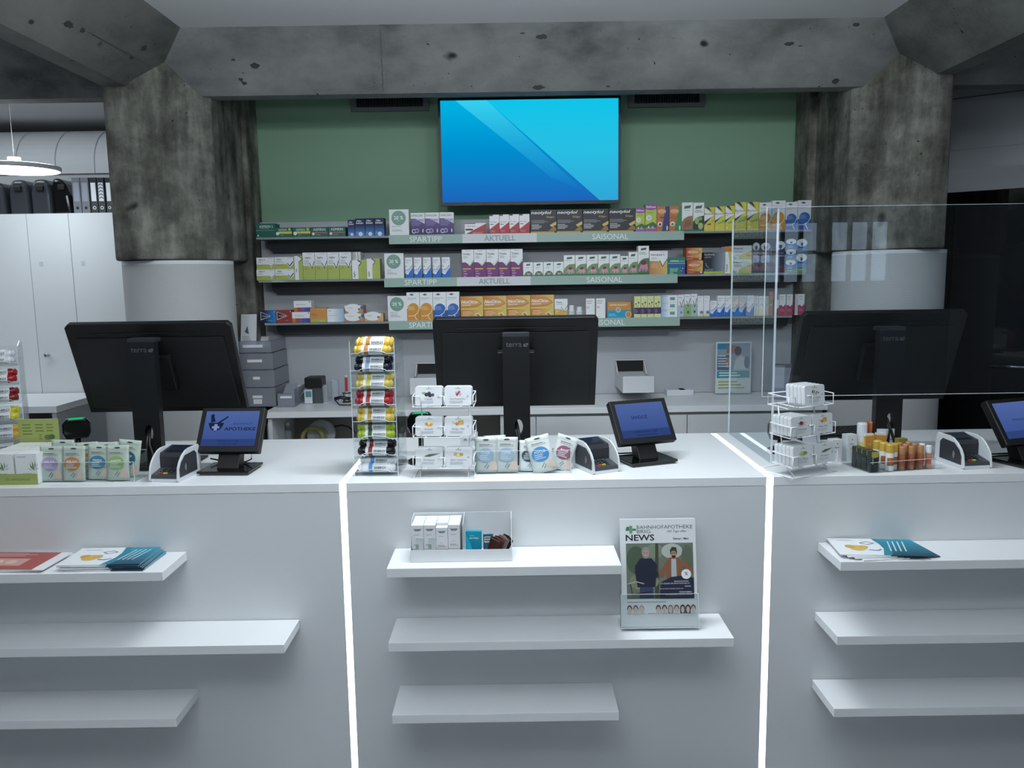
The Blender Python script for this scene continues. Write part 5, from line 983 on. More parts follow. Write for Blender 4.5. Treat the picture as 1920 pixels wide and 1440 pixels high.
# ---- barcode scanners with a green light
def scanner(px, py, ytop, yl, rz, lb):
    p = PY(px, py, yl); zt = PY(px, ytop, yl).z; t = thing('barcode_scanner', lb, 'scanner', (p.x, yl, 1.0), rz); h = zt-1.0
    put('base', G().lathe([(.045, 0), (.045, .01), (.03, .018)], BLK), t); put('stem', G().tube([(0, 0, .016), (0, .01, h-.06)], .009, BLK), t)
    hd = put('head', G().prism([(-.035, h-.072), (.035, h-.072), (.044, h-.05), (.044, h-.02), (.03, h-.002), (-.03, h-.002), (-.044, h-.02), (-.044, h-.05)], -.018, .018, 1, BLKG), t, bev=.006, seg=3)
    put('status_light', G().prism([(-.024, h-.004), (.024, h-.004), (.018, h+.0012), (-.018, h+.0012)], -.0185, -.008, 1, emis((40, 190, 120), .9)), hd)
scanner(146, 822, 783, 2.72, R(24), 'black scanner with a green light behind the left sachets')
scanner(790, 850, 772, 2.66, R(5), 'black scanner with a green light behind the middle wire rack')
scanner(1462, 850, 786, 2.74, R(-15), 'black scanner with a green light behind the right wire rack')

# ---- lip care organiser
def stick(loc, r, h, cb, cc, label, rz=0, band=None, name='lip_balm'):
    t = thing(name, label, 'lip balm', loc, rz)
    put('tube', G().lathe([(r, 0), (r, h*.68)], mat(cb, .35), n=18), t); put('cap', G().lathe([(r*1.04, h*.68), (r*1.04, h*.97), (r*.9, h)], mat(cc, .35), n=18), t)
    if band:
        g = G(); q = r+.0003
        for k in range(8):
            A, B = PI*1.1+PI*.8*k/8, PI*1.1+PI*.8*(k+1)/8; g.poly([(q*math.cos(A), q*math.sin(A), h*.2), (q*math.cos(B), q*math.sin(B), h*.2), (q*math.cos(B), q*math.sin(B), h*.5), (q*math.cos(A), q*math.sin(A), h*.5)], mat(band, .4))
        put('printed_band', g, t)
a, b = PZ(1628, 886), PZ(1758, 882); w = (b-a).length; c = (a+b)/2; rz = R(12)
t = thing('acrylic_organiser', 'clear stepped acrylic organiser full of lip care sticks on the right counter', 'organiser', c, rz); hw = w/2+.004; T = .002
put('bottom', box(-hw, 0, 0, hw, .15, T, ACR), t); put('front_wall', G().box(-hw, 0, T, hw, T, .034, ACR).box(-hw, -.0004, .034, hw, T, .0352, ACR_EDGE).box(-hw, -.0004, 0, hw, .0004, .002, ACR_EDGE), t)
for s in (-1, 1): x0 = -hw if s < 0 else hw-T; put('side_wall', G().prism([(T, T), (.15, T), (.15, .075), (T, .034)], x0, x0+T, 0, ACR), t)
for k in range(1, 7): x = -hw+2*hw*k/7; put('divider', G().prism([(T, T), (.15, T), (.15, .07), (T, .03)], x-.0007, x+.0007, 0, ACR), t)
MO = Matrix.Translation(c) @ Matrix.Rotation(rz, 4, 'Z')
def at(x, y, z=.0025): return MO @ Vector((x, y, z))
cw = 2*hw/7; xs7 = [-hw+cw*(k+.5) for k in range(7)]
for k in range(4):      # dark boxed sticks in the first two columns
    q = at(xs7[0]+.004, .008+.026*k); g = G().box(-.012, 0, 0, .012, .02, .064, mat('24302c', .4)); g.art([('r', 0, .78, 1, 1, 'b4ac50'), ('e', .5, .78, .5, .08, 'b4ac50'), ('b', .1, .7, .3, 4, .09, 'd0d4d0'), ('c', .5, .3, .05, 'e0e4e0')], (-.012, 0, 0), (1, 0, 0), (0, 0, 1), .024, .064)
    put('balm_box', g, loc=q, rot=(0, 0, rz), label='%s dark green and yellow balm box in the organiser front left row' % ['front', 'second', 'third', 'rearmost'][k], cat='balm box')
for k in range(3):
    stick(at(xs7[2]-.004, .016+.03*k), .0125, .084, 'e8eaec', 'ccaa4c', '%s thick white stick with a yellow cap in the organiser' % ['front', 'middle', 'rear'][k], rz, 'a86a40')
stick(at(xs7[2]+.021, .03), .0115, .082, 'e8eaec', 'ccaa4c', 'white yellow capped stick right of the thick front one', rz, 'a86a40')
for i, kx in enumerate((3, 4, 5)):
    for k in range(3):
        stick(at(xs7[kx]+.004, .013+.028*k, .0025), .0088, .074, 'a86c4a', 'b8845a', '%s copper lip balm in %s copper row of the organiser' % (['front', 'middle', 'rear'][k], ['the left', 'the middle', 'the right'][i]), rz, 'b05a3a')
for k in range(2): stick(at(xs7[6], .013+.03*k), .0085, .072, 'd89070' if k == 0 else 'e6e8ea', 'e8ecee', '%s white capped stick in the right column of the organiser' % ['front', 'rear'][k], rz, 'd0705a')
q = at(xs7[5]+.008, .10); g = G().box(-.016, 0, 0, .016, .02, .078, mat('8a8238', .5)); put('balm_box', g, loc=q, rot=(0, 0, rz), label='olive brown balm box at the right rear of the organiser', cat='balm box')
# taller goods standing behind the organiser
for i, (x, y, w_, d_, h_, lb) in enumerate(((-.12, .165, .036, .03, .075, 'plain white carton at the left behind the organiser'), (-.066, .165, .036, .03, .088, 'white carton second from the left behind the organiser'), (.048, .165, .026, .026, .1, 'left slim white carton with a gold mark behind the copper sticks'), (.078, .165, .026, .026, .1, 'right slim white carton with a gold mark behind the copper sticks'))):
    g = G().box(-w_/2, 0, 0, w_/2, d_, h_, mat('e6e8ea', .4)).art([('c', .5, .82, .12 if i > 1 else .06, 'c0a070' if i > 1 else '5a6268'), ('b', .2, .66, .8, 1, .05, '6a7076'), ('b', .25, .5, .75, 2, .04, 'b8bec2')], (-w_/2, 0, 0), (1, 0, 0), (0, 0, 1), w_, h_)
    put('skin_care_box', g, loc=at(x, y, .0005), rot=(0, 0, rz), label=lb, cat='box')
stick(at(-.024, .175, .0005), .0155, .125, 'e6e8ea', 'eceef0', 'tall white stick with a yellow label behind the organiser', rz, 'e0dc80', 'sun_stick')
for k, x in enumerate((.008, .042, .075)): stick(at(x, .215, .0005), .014, .12, 'b05a34', 'c87848', '%s large copper stick at the very back behind the organiser' % ['left', 'middle', 'right'][k], rz, None, 'sun_stick')
for k, x in enumerate((-.004, .026)):
    g = G().prism([(-.014, 0), (.014, 0), (.017, .084), (-.017, .084)], 0, .016, 1, mat('dca040', .4)); g.box(-.017, .001, .084, .017, .015, .09, mat('e8eaec', .4))
    g.art([('c', .5, .45, .2, ['6f8a3a', 'b0502c'][k]), ('b', .2, .75, .8, 2, .06, 'f0dca0')], (-.014, 0, 0), (1, 0, 0), (0, 0, 1), .028, .08)
    put('hand_cream', g, loc=at(x, .142+.002*k-.0, .076) if False else at(x-.001, .1525, .0005), rot=(0, R(-4 if k == 0 else 7), rz), label='%s orange cream tube standing behind the yellow capped sticks' % ['left', 'right'][k], cat='cream tube')
# keyboard behind the right rack, and small cards
p = PZ(1600, 822); t = thing('keyboard', 'black keyboard lying on the right counter behind the wire rack', 'keyboard', p, R(8))
put('body', G().prism([(0, 0), (.14, 0), (.14, .022), (0, .01)], -.21, .16, 0, BLK2), t, bev=.002)
g = G()
for r_ in range(5):
    for c_ in range(15): x = -.2+.0235*c_; y = .012+.0245*r_; z = .0105+y*.086; g.box(x, y, z, x+.02, y+.02, z+.004, mat('202226', .4))
put('key_field', g, t, kind='stuff')
for px, py, lb in ((880, 829, 'small grey card with a headset symbol behind the middle wire rack'), (1521, 822, 'small grey card with a headset symbol behind the right wire rack')):
    p = PZ(px, py+8); g = G().box(-.032, 0, 0, .032, .002, .055, mat('c9ccd2', .5))
    for x in (-.014, .014):
        aa = [PI*q/8 for q in range(9)]; g.tube([(x+.005*math.cos(a_), -.001, .022+.006*math.sin(a_)) for a_ in aa], .0009, DG, n=5)
    put('info_card', g, loc=p, label=lb, cat='card')

# ================================================================== on the counter's front shelves
# cardboard tray with cartons
zs0 = FS[0]+.0008; a = PZ(770, 1055, zs0).x; b = PZ(960, 1050, zs0).x; yf = PZ(860, 1053, zs0).y; w = b-a
t = thing('display_tray', 'white cardboard display tray with two compartments on the middle top shelf', 'tray', ((a+b)/2, yf, zs0)); hw = w/2; Dp = .11; T = .0015; WC = mat('dfe2e5', .5)
put('bottom', box(-hw, 0, 0, hw, Dp, T, WC), t); put('front_wall', box(-hw, 0, T, hw, T, .036, WC), t); put('rear_wall', box(-hw, Dp-T, T, hw, Dp, .118, WC), t)
for x, nme in ((-hw, 'side_wall'), (hw-T, 'side_wall'), (.005, 'divider')): put(nme, G().prism([(T, T), (Dp-T, T), (Dp-T, .118), (.045, .115), (T, .036)] if x != .005 else [(T, T), (Dp-T, T), (Dp-T, .118), (T, .11)], x, x+T, 0, WC), t)
x0 = (a+b)/2-hw+.004; cw_ = (hw+.0)/4.0-.0015; rows3 = ['front', 'second', 'third', 'rear']
for i in range(4):
    for k in range(4):
        h = .108 if not (i == 2 and k == 0) else .1
        g = G().box(0, 0, 0, cw_-.001, .0225, h, mat('e4e6e9', .4)).art([('p', [(.15, .9), (.85, .9), (.7, .84), (.3, .84)], '7f8890'), ('b', .2, .74, .8, 1, .03, 'a8adb4'), ('b', .3, .55, .7, 1, .02, 'd0a070'), ('b', .15, .47, .85, 2, .035, '9aa0a8'), ('r', 0, .34, 1, .35, 'd0b090')], (0, 0, 0), (1, 0, 0), (0, 0, 1), cw_-.001, h)
        g.box(.003, .003, h, cw_-.004, .0195, h+.0004, mat('f0f2f4', .35))
        put('cosmetic_box', g, loc=(x0+cw_*i, yf+.006+.0245*k, zs0+.002), label='white cosmetic box, %s column from the left, %s row, in the display tray' % (['first', 'second', 'third', 'fourth'][i], rows3[k]), cat='box')
for i in range(2):
    g = G(); n = 8; ww, hh = .024, .07; vs = []
    g.prism([(-ww/2, 0), (ww/2, 0), (ww/2*.9, hh*.75), (ww/2, hh), (-ww/2, hh), (-ww/2*.9, hh*.75)], 0, .0022, 1, mat('c9d0d2', .25)); g.art([('b', .2, .4, .8, 2, .06, 'c08a80'), ('r', 0, .93, 1, .935, '9aa4a8'), ('r', .05, .5, .4, .7, '8aa898')], (-ww/2, 0, 0), (1, 0, 0), (0, 0, 1), ww, hh)
    put('sample_sachet', g, loc=(x0+.02+cw_*i*1.05, yf+.0022, zs0+.004), rot=(0, R(4), 0), label='%s clear sample sachet leaning on the white cosmetic boxes' % ['left', 'right'][i], cat='sachet')
xr = (a+b)/2+.012
g = G().box(0, 0, 0, .046, .02, .082, grad((0, 110, 140), (0, 150, 176), 2, 0, 1)).art([('t', 'Gel Malic', .55, .76, .6, .1, V, 'i'), ('b', .25, .86, .75, 1, .04, '7fd0e0'), ('p', [(0, 0), (.2, 0), (.45, .3), (.3, .6), (0, .9)], '28a8c4'), ('r', .3, .1, .7, .2, '1f6a80')], (0, 0, 0), (1, 0, 0), (0, 0, 1), .046, .082)
put('gel_box', g, loc=(xr, yf+.016, zs0+.0025), rot=(R(-6), 0, R(-4)), label='turquoise box leaning in the right compartment of the display tray', cat='box')
g = G().box(0, 0, 0, .03, .012, .06, mat('2a5a6a', .4)).art([('r', .1, .6, .9, .9, 'd0d6da'), ('b', .15, .85, .85, 2, .12, '3a4044')], (0, 0, 0), (1, 0, 0), (0, 0, 1), .03, .06)
put('gel_box', g, loc=(xr+.052, yf+.05, zs0+.0025), rot=(R(-8), 0, R(4)), label='small dark teal box behind the turquoise box in the display tray', cat='box')
for k in range(4):
    x = xr+.075+.009*k; g = G().prism([(-.02, 0), (.02, 0), (.022, .06), (.0, .064), (-.018, .058)], 0, .0018, 1, mat(['4a2620', '6a3a30', '8a8a8c', '3a2420'][k], .15))
    g.prism([(-.019, .052), (.02, .055), (.021, .058), (-.018, .056)], -.0006, .0024, 1, mat('7a5a50', .2))
    put('foil_sachet', g, loc=(x, yf+.03+.012*k, zs0+.003), rot=(R(-6), R(12+5*k), R(-42)), label='%s dark brown foil sachet fanned in the right compartment of the tray' % ['front', 'second', 'silver edged third', 'rearmost'][k], cat='sachet')

# news leaflet holder
zn = FS[1]+.0008; a = PZ(1163, 1176, zn).x; b = PZ(1306, 1172, zn).x; yn = PZ(1235, 1175, zn).y; w = b-a; tl = R(-11)
t = thing('leaflet_holder', 'clear acrylic holder with the pharmacy news leaflets on the middle shelf', 'leaflet holder', ((a+b)/2, yn, zn)); hw = w/2
def tilted(name, g, parent): return put(name, g, parent, (0, 0, .003), (tl, 0, 0))
tilted('front_pocket', G().box(-hw, -.03, 0, hw, -.028, .10, ACR).box(-hw, -.0304, .10, hw, -.0276, .1014, ACR_EDGE).box(-hw, -.0305, -.0005, hw, -.0275, .002, ACR_EDGE), t)
tilted('back_plate', box(-hw, 0, 0, hw, .002, .27, ACR), t)
for s in (-1, 1): x0 = -hw if s < 0 else hw-.002; tilted('side_wall', G().box(x0, -.0275, 0, x0+.002, 0, .11, ACR).box(x0-.0004, -.0306, 0, x0+.0024, -.0276, .10, ACR_EDGE), t)
put('foot', G().box(-hw, -.03, -.0005, hw, .06, .0015, ACR), t)
lw_, lh_ = w-.006, .297*(w-.006)/.21; zl = .0045
M3 = Matrix.Translation(((a+b)/2, yn, zn+.003)) @ Matrix.Rotation(tl, 4, 'X')
def person(cx_, base, s, coat, skin, hair, trousers, hat=None, open_=None):
    L = [('p', [(cx_-.13*s, base), (cx_+.13*s, base), (cx_+.11*s, base+.2*s), (cx_-.11*s, base+.2*s)], trousers), ('p', [(cx_-.16*s, base+.14*s), (cx_+.16*s, base+.14*s), (cx_+.2*s, base+.42*s), (cx_+.1*s, base+.5*s), (cx_-.1*s, base+.5*s), (cx_-.2*s, base+.4*s)], coat)]
    if open_: L.append(('p', [(cx_-.06*s, base+.16*s), (cx_+.06*s, base+.16*s), (cx_+.05*s, base+.48*s), (cx_-.05*s, base+.48*s)], open_))
    L += [('e', cx_, base+.58*s, .075*s, .065*s, hair), ('e', cx_, base+.555*s, .06*s, .055*s, skin), ('e', cx_-.022*s, base+.57*s, .008*s, .005*s, '2a2422'), ('e', cx_+.022*s, base+.57*s, .008*s, .005*s, '2a2422'), ('e', cx_, base+.528*s, .025*s, .008*s, 'f0e8e0'), ('e', cx_, base+.515*s, .045*s, .018*s, hair)]
    if hat: L.append(('p', [(cx_-.085*s, base+.6*s), (cx_+.07*s, base+.6*s), (cx_+.06*s, base+.65*s), (cx_-.03*s, base+.66*s)], hat))
    return L
cv = [('r', 0, 0, 1, 1, 'dfe2e4'),
      ('p', [(.08, .90), (.14, .90), (.14, .93), (.08, .93)], '4f7f62'), ('r', .07, .893, .21, .913, '4f7f62'), ('r', .12, .868, .16, .94, '6a9a78'),
      ('t', 'BAHNHOFAPOTHEKE', .22, .925, .74, .034, '3f5f4e', 'ls'), ('t', 'BRIG', .22, .885, .18, .034, '3f5f4e', 'ls'), ('t', '365 Tage offen', .62, .882, .34, .028, '3f5f4e', 'il'),
      ('t', 'NEWS', .07, .828, .38, .058, '22262a', 'bls'), ('t', 'Februar / März', .70, .815, .26, .018, '22262a', 'bl'),
      ('r', .07, .26, .96, .775, '6f7a6c'), ('e', .2, .62, .13, .13, '4f5f4c'), ('e', .45, .7, .12, .07, '7f8a78'), ('e', .68, .7, .14, .07, 'b4bcb4'), ('e', .88, .62, .08, .14, '5f6a5a'), ('p', [(.44, .26), (.5, .26), (.5, .775), (.46, .775)], '4a4a3e'), ('e', .3, .42, .2, .08, '8a8a70')]
cv += person(.70, .33, .62, '8a5f44', 'b08468', '2a2420', '2a3044', '3a3c3e', 'b4b9c0') + [('p', [(.56, .46), (.6, .58), (.52, .53), (.48, .47)], '8a5f44'), ('p', [(.8, .58), (.96, .48), (.96, .52), (.84, .62)], '8a5f44')]
cv += person(.33, .265, .74, '23283a', 'b89484', '8f9296', '3a4460') + [('p', [(.2, .42), (.26, .6), (.18, .52)], '23283a'), ('p', [(.42, .58), (.5, .48), (.42, .42), (.38, .46)], '23283a'), ('l', [(.08, .4), (.2, .42), (.3, .40)], .012, 'b4b8bc'), ('l', [(.12, .4), (.14, .3)], .012, '3a3c40'), ('l', [(.14, .3), (.4, .33)], .014, '2a2c30')]
cv += [('p', [(.5, .26), (.96, .26), (.96, .45), (.8, .47), (.66, .46), (.52, .41)], '262c42'), ('c', .86, .485, .065, 'eef0f2'), ('t', '%', .86, .49, .06, .03, '3a4048', 'b')]
for k, (tx, wd, y) in enumerate((('MÄNNERGESUNDHEIT', .24, .42), ('SO BLEIBEN SIE IHREM PARTNER FIT', .42, .40), ('FASTEN', .1, .373), ('WIE SIE IHREM KÖRPER GUTES TUN', .44, .353), ('TRENDTHEMEN', .18, .32), ('DAS EMPFIEHLT IHR APOTHEKER', .36, .298))):
    cv.append(('t', tx, .94-wd, y, wd, .012, 'd8dce4', 'lb' if k % 2 == 0 else 'l'))
cv.append(('b', .07, .235, .66, 1, .014, '8a9098'))
for k in range(10):
    x = [.1, .18, .26, .48, .56, .64, .72, .80, .87, .94][k]; hc_ = ['4a4444', '5a5450', 'a09890', '3a3430', '4a4038', '8a8078', '6a6058', '2a2624', '2a2624', '5a504a'][k]
    cv += [('e', x, .165, .034, .04, hc_), ('r', x-.032, .125, x+.032, .165, hc_ if k in (5, 7, 8) else 'c9c4c0'), ('e', x, .158, .023, .032, 'c4b4ac')]
cv.append(('b', .34, .13, .46, 1, .01, '9aa0a8'))
for k in range(4):
    y = -.0265+.005*k
    if k == 0:
        g = G().box(-lw_/2, 0, 0, lw_/2, .0035, lh_, mat('dfe2e4', .35)).art(cv, (-lw_/2, 0, 0), (1, 0, 0), (0, 0, 1), lw_, lh_, eps=.00004)
    else: g = G().box(-lw_/2, 0, 0, lw_/2, .0035, lh_, mat('dfe2e4', .35))
    q = M3 @ Vector((0, y, .003)); put('news_leaflet', g, loc=q, rot=(tl, 0, 0), label=['front news leaflet showing two smiling men outdoors, in the clear holder', 'second news leaflet directly behind the front one in the holder', 'third news leaflet from the front in the clear holder', 'rearmost news leaflet in the clear holder'][k], cat='leaflet')

# brochures lying on the top shelves
def brochure(cx_, cy_, z, rz, k, kind, lb, group=None, w=.148, d=.148):
    th_ = .003; g = G().box(-w/2, -d/2, 0, w/2, d/2, th_, mat('e6e8ea', .4))
    if kind == 'red': its = [('r', 0, 0, .88, 1, 'a8514c'), ('r', .2, .22, .66, .62, 'c89a90'), ('c', .34, .42, .06, 'e0c8b8'), ('c', .5, .42, .06, 'd8b8a8'), ('b', .06, .92, .7, 3, .07, 'd8a8a0'), ('t', 'Gesund', .3, .12, .4, .08, 'e8d0cc')]
    else: its = [('r', .60, 0, 1, 1, grad((14, 60, 84), (40, 150, 176), 1, 0, 1)), ('p', [(.52, 0), (.62, 0), (.72, .5), (.62, 1), (.56, 1), (.62, .5)], '1f7f98')]+[('l', [(.66+.06*q, .25), (.74+.06*q, .85)], .016, 'c8dfe6') for q in range(4)]+[('c', .28, .4, .1, 'd8b050'), ('c', .2, .48, .06, 'c89a3a'), ('c', .36, .46, .06, 'd0a848'), ('l', [(.36, .7), (.46, .8), (.54, .7), (.44, .62), (.36, .7)], .01, '5a6a8a'), ('l', [(.4, .3), (.5, .26), (.56, .34)], .02, '5a8ac8'), ('b', .1, .86, .34, 1, .03, '7f8aa0')]
    g.art(its, (-w/2, -d/2, th_), (1, 0, 0), (0, 1, 0), w, d)
    if kind != 'red': g.poly([(.1*w, -d/2-.0002, 0), (w/2, -d/2-.0002, 0), (w/2, -d/2-.0002, th_), (.1*w, -d/2-.0002, th_)], mat('1c3a4c', .4)); g.poly([(w/2+.0002, -d/2, 0), (w/2+.0002, d/2, 0), (w/2+.0002, d/2, th_), (w/2+.0002, -d/2, th_)], mat('8a9aa4', .4))
    put('brochure', g, loc=(cx_, cy_, z+.0032*k), rot=(0, 0, rz), label=lb, cat='brochure', group=group)
zt_ = FS[0]+.0008; ordk = ['bottom', 'second', 'third', 'fourth', 'fifth', 'sixth', 'seventh', 'eighth']
c = (PZ(228, 1060, zt_)+PZ(228, 1028, zt_))/2
for k in range(6): brochure(PZ(228, 1046, zt_).x-.012*0+.004*(k % 2)-.004*k, 2.312+.003*(k % 2), zt_, R(-2+1.5*(k % 3)), k, 'teal', '%s white and teal brochure of the pile on the left top shelf' % (ordk[k] if k < 5 else 'topmost'), w=.24)
for k in range(3): brochure(PZ(28, 1048, zt_).x+.012*k, 2.312, zt_, R(1-2*k), k, 'red', '%s red brochure of the pile at the left photo edge' % ['bottom', 'middle', 'topmost'][k], w=.27)
for k in range(4): brochure(PZ(1662, 1040, zt_).x-.014*k+.02, 2.312+.002*(k % 2), zt_, R(6-4*k), k, 'teal', '%s white and teal brochure of the fanned pile on the right top shelf' % ['bottom', 'second', 'third', 'topmost'][k], w=.235)

# ================================================================== things on and under the back worktop
WZ = WT+.0006
def chute(px0, px1, pyt, pyb, lb, full=True):
    a, b = PY(px0, 700, 4.2999).x, PY(px1, 700, 4.2999).x; zt_ = PY(px0, pyt, 4.2999).z; zb_ = max(WZ+.01, PY(px0, pyb, 4.2999).z); w = b-a; h = zt_-zb_
    t = thing('delivery_chute', lb, 'chute', ((a+b)/2, 4.299, zb_)); hw = w/2; WC = mat('d4d6d9', .45)
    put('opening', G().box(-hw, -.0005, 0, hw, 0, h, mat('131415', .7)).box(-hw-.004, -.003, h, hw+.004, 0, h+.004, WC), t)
    D = .30
    put('slide', G().prism([(-.001, h*.55), (-D*.45, .035), (-D, .012), (-D, .006), (-D*.45, .028), (-.001, h*.50)], -hw+.008, hw-.008, 0, mat('c4c7ca', .35)), t)
    for s in (-1, 1): x0 = -hw if s < 0 else hw-.007; put('side_cheek', G().prism([(-.001, h*.98), (-D*.3, h*.55), (-D*.5, .075), (-D, .07), (-D, 0), (-.001, 0)], x0, x0+.007, 0, WC), t)
    put('front_plate', box(-hw, -D-.008, -.0, hw, -D, .085, WC), t, bev=.003)
chute(1153, 1208, 676, 722, 'white delivery chute opening in the panel right of the middle monitor')
chute(781, 830, 682, 725, 'white delivery chute opening in the panel left of the middle monitor')
# poster in clear stand
a, b = PY(1341, 690, 4.22).x, PY(1409, 690, 4.22).x; zt_ = PY(1375, 640, 4.22).z; w = b-a; h = zt_-WZ
t = thing('poster_stand', 'clear stand with a small pharmacy poster on the back worktop', 'poster stand', ((a+b)/2, 4.22, WZ))
put('acrylic_plate', box(-w/2, -.002, .002, w/2, 0, h, ACR), t); put('foot', box(-w/2, -.03, 0, w/2, .04, .002, ACR), t)
put('poster', G().box(-w/2+.002, .0005, .004, w/2-.002, .0015, h-.002, mat('e2e5e8', .4)).art([('r', .04, .45, .96, .97, '9aa8b4'), ('r', .04, .86, .4, .97, '3a90b4'), ('r', .3, .78, .6, .93, 'a87a68'), ('e', .62, .82, .1, .09, '22242a'), ('p', [(.5, .46), (.9, .46), (.84, .68), (.7, .74), (.56, .66)], 'c8cccc'), ('p', [(.04, .45), (.44, .45), (.4, .74), (.04, .74)], '5a6a80'), ('r', .3, .5, .42, .7, 'b08470'), ('e', .88, .6, .08, .12, '5a6a80')]+[('b', .06, .74, .4, 5, .05, 'c8d4e0')]+[('r', .04, .3, .96, .44, '3f98a0'), ('b', .1, .41, .8, 2, .05, 'e4f0f0'), ('b', .08, .24, .9, 3, .06, 'a8b060')], (-w/2+.002, .0003, .004), (1, 0, 0), (0, 0, 1), w-.004, h-.006), t)
# smoked trays stack
a, b = PY(452, 750, 4.02).x, PY(516, 750, 4.02).x; w = b-a+.03
pt = (PY(484, 750, 4.02).x-.012, 4.02, WZ); hts = [.0, .1, .19, .275]
for k in range(4):
    x_off = [0, 0, -.004, -.01][k]; hh = [.098, .088, .083, .06][k]; hw = w/2; D = .26
    t = thing('letter_tray', ['bottom smoked plastic tray of the stack at the left of the back worktop', 'second smoked plastic tray from the bottom of the stack', 'third smoked plastic tray from the bottom of the stack', 'top smoked plastic tray of the stack, holding loose catalogues'][k], 'letter tray', (pt[0]+x_off, pt[1], WZ+hts[k]*1.0+.0005), R(0), group=None)
    put('tray_bottom', box(-hw, 0, 0, hw, D, .003, ACR_SM_EDGE), t)
    put('tray_front', G().box(-hw, 0, .003, hw, .002, hh, ACR_SMOKE).box(-hw, -.0005, hh-.002, hw, .0022, hh, ACR_SM_EDGE), t)
    put('tray_side', G().box(hw-.002, .002, .003, hw, D, hh, ACR_SMOKE).box(hw-.0025, .002, hh-.002, hw+.0005, D, hh, ACR_SM_EDGE), t); put('tray_side', box(-hw, .002, .003, -hw+.002, D, hh, ACR_SMOKE), t)
    lw2 = [.05, .035, .075, .1][k]; put('tray_label', box(-lw2/2+.01, -.0016, hh*.45, lw2/2+.01, -.0008, hh*.45+.014, mat('e8eaec', .5)), t)
    if k == 0: put('tray_label', box(-.012, -.0016, hh*.15, .032, -.0008, hh*.4, mat('dfe2e4', .5)), t)
for k, (rz_, c_) in enumerate(((2, 'e0e2e6'), (-5, 'c8a0a0'), (4, 'dfe2e6'), (-2, 'b9bcc4'))): put('paper_sheet', box(-.055, .0, 0, .06, .2, .006, mat(c_, .5)), loc=(pt[0]+.0, 4.035, WZ+.0045+.0065*k), rot=(0, 0, R(rz_)), label='%s paper bundle inside the bottom smoked tray' % ['lowest white', 'pinkish', 'third white', 'uppermost grey'][k], cat='paper')
zt4 = WZ+hts[3]+.0045
for k in range(2): put('catalogue', G().prism([(0, 0), (.10, 0), (.13, .012), (.16, .05), (.165, .054), (.135, .02), (.10, .006), (0, .006)], -.075, -.0+.01*k, 0, mat('d8dade', .35)), loc=(pt[0]+.005, 4.05, zt4+.0075*k+(.004 if k else 0)), rot=(0, 0, R(-4*k)), label='%s glossy catalogue in the top smoked tray' % ['lower', 'upper curled'][k], cat='catalogue')
q = PY(466, 662, 4.12); put('catalogue', G().prism([(0, 0), (.004, 0), (.03, .1), (.045, .17), (.04, .17), (.025, .1)], -.03, .05, 0, mat('dcdee2', .3)).art([('p', [(.3, .7), (.5, .95), (.6, .6)], '5a6068'), ('b', .15, .5, .8, 3, .08, 'b8bcc2')], (-.03, -.0006, 0), (1, 0, 0), (0, .22, .975), .07, .12), loc=(q.x, 4.09, zt4+.016), label='upright white catalogue standing in the top smoked tray', cat='catalogue')
# lower right organiser beside the trays
a = PY(520, 757, 4.0).x; t = thing('letter_tray', 'smoked plastic tray with papers right of the tray stack', 'letter tray', (a+.045, 4.0, WZ)); hw = .043
put('tray_bottom', box(-hw, 0, 0, hw, .24, .003, ACR_SM_EDGE), t); put('tray_front', G().box(-hw, 0, .003, hw, .002, .07, ACR_SMOKE).box(-hw, -.0005, .068, hw, .0022, .07, ACR_SM_EDGE), t); put('tray_side', box(hw-.002, .002, .003, hw, .24, .09, ACR_SMOKE), t); put('tray_label', box(-.028, -.0016, .045, .03, -.0008, .056, mat('e4e6e8', .5)), t)
for k in range(4): put('paper_sheet', G().prism([(.0, 0), (.2, .055), (.2, .058), (0, .003)], -.03, .03, 0, mat(['dfe2e6', 'b9bec8', 'e4e6e8', 'a4a8b4'][k], .5)), loc=(a+.045, 4.012, WZ+.006+.010*k), rot=(0, 0, R(-6+4*k)), label='%s sheet of the slanted papers in the right smoked tray' % ['lowest', 'second', 'third', 'topmost'][k], cat='paper')
# label printer, cups, tube stand, papers
q = PY(590, 748, 4.12); t = thing('label_printer', 'small black device on a stand on the back worktop', 'printer', (q.x, 4.1, WZ)); zz = PY(590, 708, 4.1).z-WZ
put('stand', box(-.035, .01, 0, .045, .09, zz-.055, mat('4a4f52', .4)), t); put('body', box(-.045, 0, zz-.054, .045, .1, zz, BLK), t, bev=.006); put('paper_label', box(-.046, -.004, .002, -.006, .0, zz-.062, mat('d4dadc', .5)), t); put('blue_label', box(-.04, -.0048, .035, -.01, -.0041, zz-.07, mat('5a8a94', .5)), t)
for i, (px, py, yt, r) in enumerate(((628, 745, 713, .022), (612, 745, 722, .016))):
    q = PY(px, py, 4.12); h = PY(px, yt, 4.12).z-WZ; t = thing('clear_cup', ['tall clear cup on the back worktop left of the candy rack', 'smaller clear cup beside the tall clear cup'][i], 'cup', (q.x+(.003 if i == 0 else -.006), 4.12, WZ))
    put('body', G().lathe([(r*.8, 0), (r*.8, .002), (r, h)], glassy('dfe6ee', .05, .25), cap=False), t); put('base', G().lathe([(r*.8, 0), (r*.8, .002)], ACR_EDGE), t)
q = PY(650, 735, 4.14); t = thing('tube_stand', 'small stand with a red marked tube on the back worktop', 'stand', (q.x, 4.14, WZ)); zt_ = PY(650, 703, 4.14).z-WZ
